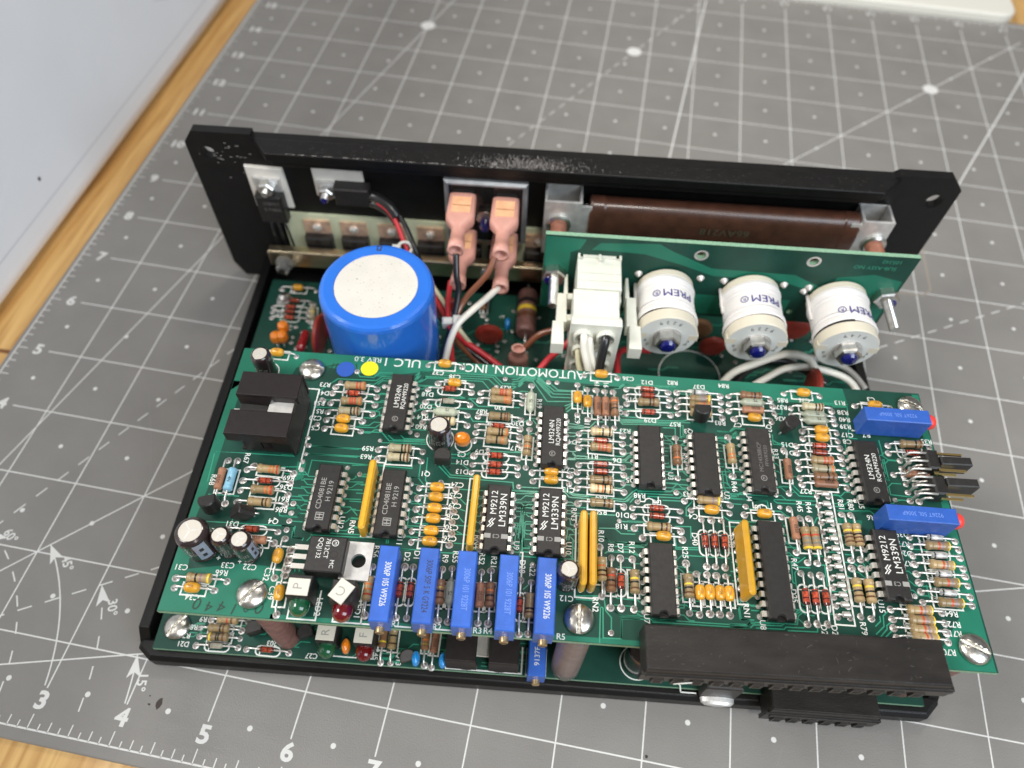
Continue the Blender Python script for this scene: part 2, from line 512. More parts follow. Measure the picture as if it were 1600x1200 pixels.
# ------------------------------------------------------------------ measured layout, inches on the drive
AXU=[(2.203,2.731,2.707,2.747,'res','t',[(.2,'r'),(.5,'r'),(.85,'o')]),(1.203,3.151,1.642,3.135,'cap','',[]),(2.195,2.642,2.709,2.641,'dio','',[]),(2.195,2.512,2.709,2.517,'res','t',[(-.1,'r'),(.1,'r'),(.35,'r'),(.8,'o')]),(2.19,2.384,2.704,2.396,'res','p',[(.2,'k'),(.5,'b'),(.8,'b')]),(2.191,2.282,2.605,2.286,'cap','',[]),(2.197,2.153,2.607,2.162,'cap','',[]),(2.852,1.94,3.357,1.941,'res','p',[(.2,'k'),(.5,'b'),(.8,'b')]),(2.85,1.83,3.358,1.814,'res','p',[(.2,'k'),(.5,'b'),(.8,'b')]),(3.264,3.144,3.674,3.145,'cap','',[]),(3.414,2.891,3.817,2.886,'cap','',[]),(3.311,2.787,3.821,2.791,'dio','',[]),(3.307,2.612,3.818,2.611,'gdio','',[]),(3.306,2.465,3.812,2.464,'gry','',[]),(3.303,2.333,3.815,2.333,'res','c',[(.2,'b'),(.5,'k')]),(3.937,2.788,4.436,2.791,'res','t',[(-.1,'r'),(.1,'r'),(.4,'r'),(.8,'o')]),(3.936,2.688,4.437,2.686,'res','t',[(.35,'o'),(.6,'o'),(.85,'o')]),(3.936,2.456,4.435,2.46,'res','t',[(.15,'k'),(.5,'b'),(.7,'b')]),(3.932,2.336,4.432,2.335,'dio','',[]),(3.931,2.236,4.433,2.236,'res','t',[(.15,'k'),(.4,'k'),(.8,'o')]),(3.921,2.131,4.434,2.132,'res','t',[(.0,'k'),(.5,'o')]),(4.533,2.945,4.534,2.427,'gry','',[]),(4.534,2.338,4.531,1.84,'res','t',[(-.2,'b'),(.2,'o'),(.5,'b')]),(3.933,1.944,4.436,1.945,'dio','',[]),(3.929,1.832,4.437,1.838,'dio','',[]),(3.928,1.738,4.438,1.74,'dio','',[]),(3.374,1.506,3.781,1.511,'cap','',[]),(3.378,1.374,3.78,1.379,'cap','',[]),(3.376,1.25,3.78,1.255,'cap','',[]),(3.375,1.122,3.779,1.133,'cap','',[]),(3.369,.997,3.78,.998,'cap','',[]),(3.373,.869,3.775,.88,'cap','',[]),(5.087,2.997,5.089,2.586,'cap','',[]),(5.209,2.949,5.208,2.529,'cap','',[]),(5.315,2.945,5.316,2.424,'brn','',[]),(5.415,2.941,5.413,2.432,'brn','',[]),(5.521,2.943,5.516,2.434,'res','b',[(-.5,'o'),(-.1,'b'),(.3,'k')]),(5.113,2.331,5.621,2.331,'res','c',[(-.2,'e'),(.1,'k'),(.7,'k')]),(5.11,2.238,5.619,2.232,'dio','',[]),(5.111,2.14,5.618,2.129,'res','t',[(-.2,'r'),(.1,'r'),(.4,'r'),(.7,'o')]),(5.165,3.145,5.571,3.146,'cap','',[]),(4.606,1.788,5.019,1.777,'cap','',[]),(4.612,1.68,5.016,1.679,'cap','',[]),(5.11,1.927,5.619,1.923,'dio','',[]),(5.106,1.839,5.617,1.824,'dio','',[]),(5.108,1.73,5.611,1.726,'res','t',[(.2,'k'),(.6,'b')]),(5.105,1.627,5.619,1.624,'res','c',[(-.3,'o'),(.1,'o'),(.3,'k'),(.75,'b')]),(5.113,1.453,5.62,1.446,'res','t',[(.2,'k'),(.6,'b')]),(5.668,2.99,6.175,2.981,'dio','',[]),(5.666,2.889,6.181,2.881,'dio','',[]),(5.67,2.789,6.176,2.781,'res','t',[(.1,'k'),(.4,'b')]),(5.667,2.66,6.179,2.653,'dio','',[]),(6.282,2.996,6.792,2.981,'wdio','',[]),(6.276,2.895,6.804,2.882,'res','t',[(-.1,'g'),(.1,'g'),(.3,'v'),(.75,'y')]),(6.27,2.789,6.789,2.776,'res','t',[(-.1,'o'),(.3,'r'),(.7,'o')]),(6.269,2.684,6.796,2.678,'res','t',[(.3,'b')]),(6.225,2.359,6.225,1.844,'res','b',[(-.2,'b'),(.4,'o')]),(6.838,2.419,6.839,1.914,'res','t',[(.2,'o'),(.55,'o')]),(6.897,2.986,7.401,2.977,'res','b',[(.0,'b'),(.3,'k'),(.7,'b')]),(6.892,2.886,7.419,2.879,'gry','',[]),(6.887,2.78,7.417,2.78,'brn','',[]),(6.938,2.668,7.372,2.673,'cap','',[]),(7.578,3.08,7.994,3.076,'cap','',[]),(7.629,2.884,8.106,2.867,'res','p',[(.2,'k'),(.5,'b'),(.75,'b')]),(7.615,2.784,8.12,2.77,'gry','',[]),(7.634,2.707,8.114,2.679,'gry','',[]),(7.716,2.563,8.116,2.572,'cap','',[]),(7.706,2.468,8.107,2.465,'cap','',[]),(7.61,2.367,8.12,2.367,'dio','',[]),(7.605,2.263,8.107,2.269,'dio','',[]),(7.605,2.161,8.112,2.162,'res','t',[(.1,'r'),(.4,'r'),(.7,'r')]),(7.601,2.066,8.105,2.066,'res','p',[(.3,'k'),(.7,'o')]),(7.601,1.962,8.116,1.965,'res','b',[(.2,'k'),(.6,'b')]),(7.606,1.87,8.108,1.866,'brn','',[]),(7.47,2.298,7.438,1.749,'brn','',[]),(8.407,2.953,8.817,2.988,'cap','',[]),(8.679,2.469,9.165,2.45,'res','t',[(.3,'k'),(.7,'b')]),(8.67,2.359,9.172,2.358,'dio','',[]),(8.666,2.066,9.144,2.087,'brn','',[]),(1.226,1.665,1.221,1.173,'brn','',[]),(1.318,1.672,1.33,1.161,'blu','',[]),(1.453,1.573,1.973,1.57,'res','t',[(.2,'o'),(.5,'o'),(.8,'r')]),(1.444,1.443,1.963,1.446,'dio','',[]),(1.451,1.311,1.963,1.324,'res','t',[(.3,'o'),(.6,'o'),(.8,'r')]),(1.452,1.186,1.971,1.19,'res','t',[(.3,'k'),(.6,'b')]),(1.448,.892,1.961,.862,'dio','',[]),(1.572,.749,1.957,.764,'brn','',[]),(2.058,.81,2.049,.398,'cap','',[]),(2.154,.429,2.153,.026,'cap','',[]),(3.019,.587,3.027,.082,'res','t',[(-.3,'o'),(.1,'o'),(.5,'r')]),(1.069,.329,1.58,.304,'res','t',[(-.2,'k'),(.2,'v'),(.8,'y')]),(1.077,.221,1.485,.215,'cap','',[]),(3.347,.604,3.34,.089,'dio','',[]),(3.442,.611,3.436,.088,'dio','',[]),(3.751,.611,3.742,.089,'res','b',[(-.3,'e'),(.0,'k'),(.5,'b')]),(3.845,.618,3.843,.087,'gry','',[]),(4.145,.612,4.144,.084,'brn','',[]),(4.249,.625,4.235,.094,'res','b',[(-.3,'o'),(.1,'k'),(.5,'b')]),(4.552,.546,4.554,.015,'dio','',[]),(4.656,.539,4.648,.022,'res','t',[(.3,'k'),(.6,'b')]),(5.37,.971,5.361,.451,'res','t',[(-.2,'o'),(.2,'k'),(.6,'b')]),(5.471,.858,5.463,.346,'res','b',[(-.3,'r'),(.1,'k'),(.5,'b')]),(5.572,.861,5.569,.345,'dio','',[]),(5.696,.861,5.697,.341,'res','t',[(-.2,'y'),(.1,'k'),(.6,'b')]),(6.254,.855,6.251,.343,'res','t',[(-.1,'y'),(.2,'k'),(.6,'b')]),(6.356,.75,6.352,.337,'cap','',[]),(6.46,.753,6.459,.349,'cap','',[]),(6.56,.756,6.555,.347,'cap','',[]),(6.664,.754,6.652,.35,'cap','',[]),(6.458,1.361,6.459,.847,'dio','',[]),(6.557,1.364,6.559,.85,'dio','',[]),(6.662,1.367,6.66,.848,'dio','',[]),(6.276,1.564,6.785,1.562,'res','t',[(.3,'v'),(.8,'y')]),(6.351,1.466,6.761,1.461,'cap','',[]),(5.71,1.448,6.225,1.441,'dio','',[]),(5.717,1.345,6.219,1.338,'dio','',[]),(5.719,1.218,6.225,1.207,'res','t',[(.2,'k'),(.6,'b')]),(5.814,1.116,6.224,1.108,'cap','',[]),(6.922,1.463,7.325,1.458,'cap','',[]),(7.427,1.569,7.419,1.061,'brn','',[]),(7.526,1.463,7.523,.958,'res','t',[(-.2,'r'),(.1,'g'),(.5,'g'),(.9,'y')]),(7.626,1.466,7.62,.965,'res','t',[(-.2,'r'),(.1,'g'),(.5,'g'),(.9,'y')]),(7.441,.838,7.428,.321,'dio','',[]),(7.54,.831,7.53,.329,'dio','',[]),(7.64,.834,7.627,.332,'dio','',[]),(7.995,1.54,7.989,1.027,'res','t',[(-.3,'y'),(.0,'k'),(.3,'b'),(.7,'b')]),(8.091,1.543,8.087,1.034,'res','t',[(-.3,'y'),(.0,'k'),(.3,'b'),(.7,'b')]),(7.981,.935,7.978,.432,'res','t',[(-.3,'y'),(.1,'k'),(.5,'b')]),(8.087,.938,8.083,.428,'res','t',[(-.3,'y'),(.1,'k'),(.5,'b')]),(8.669,1.332,9.154,1.324,'wdio','',[]),(8.666,1.238,9.162,1.217,'res','t',[(.0,'r'),(.3,'v'),(.85,'y')]),(8.662,1.14,9.154,1.119,'wdio','',[]),(8.661,1.038,9.153,1.013,'res','t',[(.0,'r'),(.3,'v'),(.85,'y')]),(8.652,.939,9.153,.925,'wdio','',[]),(8.656,.841,9.159,.832,'res','t',[(.0,'r'),(.3,'v'),(.85,'y')]),(8.643,.734,9.151,.721,'wdio','',[]),(8.643,.638,9.146,.626,'res','t',[(.0,'r'),(.3,'v'),(.85,'y')]),(8.294,.532,8.815,.53,'res','t',[(.0,'r'),(.3,'v'),(.85,'y')]),(8.299,.43,8.811,.428,'res','t',[(.0,'r'),(.3,'v'),(.85,'y')]),(8.292,.343,8.805,.337,'res','t',[(.0,'r'),(.3,'v'),(.85,'y')]),(8.295,.257,8.801,.238,'res','t',[(.0,'r'),(.3,'v'),(.85,'y')])]
AXL=[(.916,.35,1.349,.353,'res','t',[(.0,'r'),(.4,'b')]),(.807,.257,1.3,.244,'res','t',[(.2,'k'),(.5,'b')]),(.831,.154,1.312,.147,'res','t',[(-.7,'y'),(-.1,'k'),(.1,'k'),(.5,'b')]),(.82,.049,1.311,.044,'gdio','',[]),(1.418,.045,1.916,.033,'dio','',[]),(2.958,.56,3.039,.015,'res','b',[(.5,'y')]),(3.092,.541,3.132,.008,'res','t',[(-.2,'k'),(.5,'b')]),(3.487,.57,3.518,.009,'res','b',[(.1,'o'),(.5,'e')]),(3.584,.548,3.617,-.004,'brn','',[]),(.464,5.147,1.045,5.16,'dio','',[]),(.472,5.039,1.047,5.064,'dio','',[]),(.489,4.933,1.061,4.958,'dio','',[]),(.53,5.262,1.037,5.281,'dio','',[]),(.516,5.559,1.046,5.505,'cap','',[]),(1.079,5.261,1.162,4.837,'res','p',[(.0,'y')]),(3.721,5.645,3.746,5.265,'res','b',[(.0,'r')])]
TXU=[(2.075,2.764,'F','R73'),(2.079,2.645,'F','D41'),(2.062,2.501,'F','R53'),(2.07,2.39,'F','R51'),(2.06,2.296,'F','C20'),(2.088,2.165,'F','C5'),(3.396,3.047,'F','C37'),(3.309,2.727,'F','D18'),(3.311,2.554,'F','D20'),(3.293,2.406,'F','R14'),(3.291,2.276,'F','R60'),(2.731,1.948,'F','R59'),(2.729,1.842,'F','R63'),(3.603,3.005,'F','C38'),(4.224,2.894,'F','R29'),(4.182,2.61,'F','R30'),(3.97,2.538,'F','R87'),(4.402,2.41,'F','D30'),(4.402,2.083,'F','R17'),(4.634,2.702,'V','R19'),(3.793,1.955,'F','C2'),(3.992,2.005,'F','D9'),(3.812,1.856,'F','D14'),(3.82,1.74,'F','D13'),(3.788,1.575,'F','C24'),(3.783,1.447,'F','C25'),(3.787,1.323,'F','C29'),(3.781,1.199,'F','C28'),(3.781,1.073,'F','C30'),(3.776,.949,'F','C26'),(3.419,1.682,'F','Q1'),(4.057,.931,'V','RN4'),(4.475,.923,'V','U9'),(5.072,1.321,'V','RN3'),(5.024,.935,'V','U10'),(5.367,1.375,'F','R50'),(5.6,1.357,'F','D10'),(5.588,1.224,'F','R18'),(5.372,1.547,'F','R49'),(5.792,1.601,'F','R48'),(5.695,1.781,'F','D5'),(5.551,2.018,'F','D6'),(5.272,2.047,'F','R11'),(5.012,1.853,'F','C27'),(5.008,1.609,'F','C13'),(5.09,2.513,'V','C9'),(5.203,2.475,'V','C11'),(5.596,2.688,'V','R42'),(5.648,2.41,'F','R23'),(5.044,2.215,'F','D4'),(5.7,3.15,'F','C36'),(5.927,3.114,'F','D12'),(6.236,3.133,'F','R82'),(6.554,3.101,'F','D37'),(6.854,3.139,'F','R84'),(5.734,2.85,'F','D19'),(5.944,2.579,'F','D29'),(6.235,2.549,'F','R57'),(6.764,2.609,'F','R83'),(6.384,2.465,'F','Q3'),(6.967,2.598,'F','C7'),(6.315,2.107,'V','R24'),(6.143,1.865,'V','U3'),(6.753,1.675,'V','U2'),(6.994,1.673,'V','U4'),(6.846,1.79,'V','R46'),(6.335,1.659,'F','R43'),(6.366,1.4,'F','C4'),(5.977,1.536,'F','D8'),(6.361,1.138,'V','D40'),(6.748,1.143,'V','D38'),(5.689,.995,'V','R12'),(5.569,.977,'V','D7'),(5.468,.974,'V','R8'),(5.366,1.097,'V','R10'),(6.248,.979,'V','R25'),(5.821,.258,'V','U7'),(6.829,.409,'V','RN1'),(6.977,.28,'V','U8'),(7.387,.938,'V','R47'),(7.333,.599,'V','D25'),(7.583,.276,'V','D2'),(7.688,.28,'V','D2'),(7.982,.318,'V','R79'),(7.998,1.66,'V','R81'),(8.105,1.669,'V','R80'),(8.222,1.678,'V','U5'),(7.637,1.601,'V','R44'),(7.537,1.604,'V','R45'),(7.114,1.561,'F','C18'),(7.639,1.797,'F','R27'),(7.544,2.989,'F','R85'),(7.805,3.01,'F','C35'),(7.52,2.887,'F','R37'),(7.482,2.725,'F','R36'),(7.329,2.58,'V','Q2'),(7.362,2.244,'V','R33'),(8.23,3.007,'F','R13'),(8.242,2.872,'F','R38'),(8.245,2.774,'F','R40'),(8.237,2.677,'F','R39'),(8.237,2.564,'F','C17'),(8.22,2.474,'F','C8'),(7.516,2.377,'F','D15'),(7.511,2.273,'F','D16'),(8.617,3.089,'F','C3'),(8.463,2.581,'F','R7'),(9.148,2.548,'F','R35'),(8.302,1.533,'F','R6'),(8.601,1.362,'F','D35'),(8.59,1.252,'F','R77'),(8.59,1.149,'F','D26'),(8.573,1.037,'F','R76'),(8.207,.557,'V','U15'),(8.909,.533,'F','R64'),(8.907,.427,'F','R72'),(8.896,.335,'F','R71'),(8.786,.148,'F','R70'),(1.113,1.427,'V','R68'),(1.409,1.718,'V','R67'),(1.933,1.513,'F','R69'),(1.931,1.401,'F','D36'),(1.935,1.259,'F','R61'),(1.941,1.136,'F','R86'),(1.889,1.0,'F','Q4'),(1.464,.938,'F','D31'),(1.08,.436,'F','C31'),(1.545,.49,'F','C33'),(1.773,.488,'F','C22'),(1.505,.408,'F','R66'),(1.962,.424,'V','C32'),(1.285,.142,'F','C34'),(2.053,.24,'V','C39'),(1.429,.561,'F','+'),(1.659,.541,'F','+'),(2.551,.134,'V','LED2'),(2.946,.137,'V','LED1'),(3.023,.748,'V','R56'),(3.354,.716,'V','D2'),(3.343,.019,'N','R1'),(3.451,.739,'V','D1'),(3.751,.724,'V','R9'),(3.853,.751,'V','R55'),(3.751,.02,'N','R2'),(4.128,.752,'V','R52'),(4.254,.724,'V','R21'),(4.151,.015,'N','R3'),(4.254,.019,'N','R4'),(4.552,.699,'V','D28'),(4.658,.669,'V','R22'),(4.972,.016,'N','R5'),(5.019,.403,'F','C12'),(5.308,.362,'V','RN2'),(2.603,1.038,'V','U12'),(2.723,.997,'V','RN5'),(3.249,.899,'V','U11'),(5.315,3.041,'V','41'),(5.426,3.037,'V','16')]
TXL=[(.815,.35,'F','R9'),(.73,.251,'F','R8'),(.675,.149,'F','R7'),(.663,.052,'F','D21'),(1.693,.133,'F','203'),(2.186,.025,'F','C27'),(2.927,.095,'V','R45'),(3.201,.06,'V','Q13')]
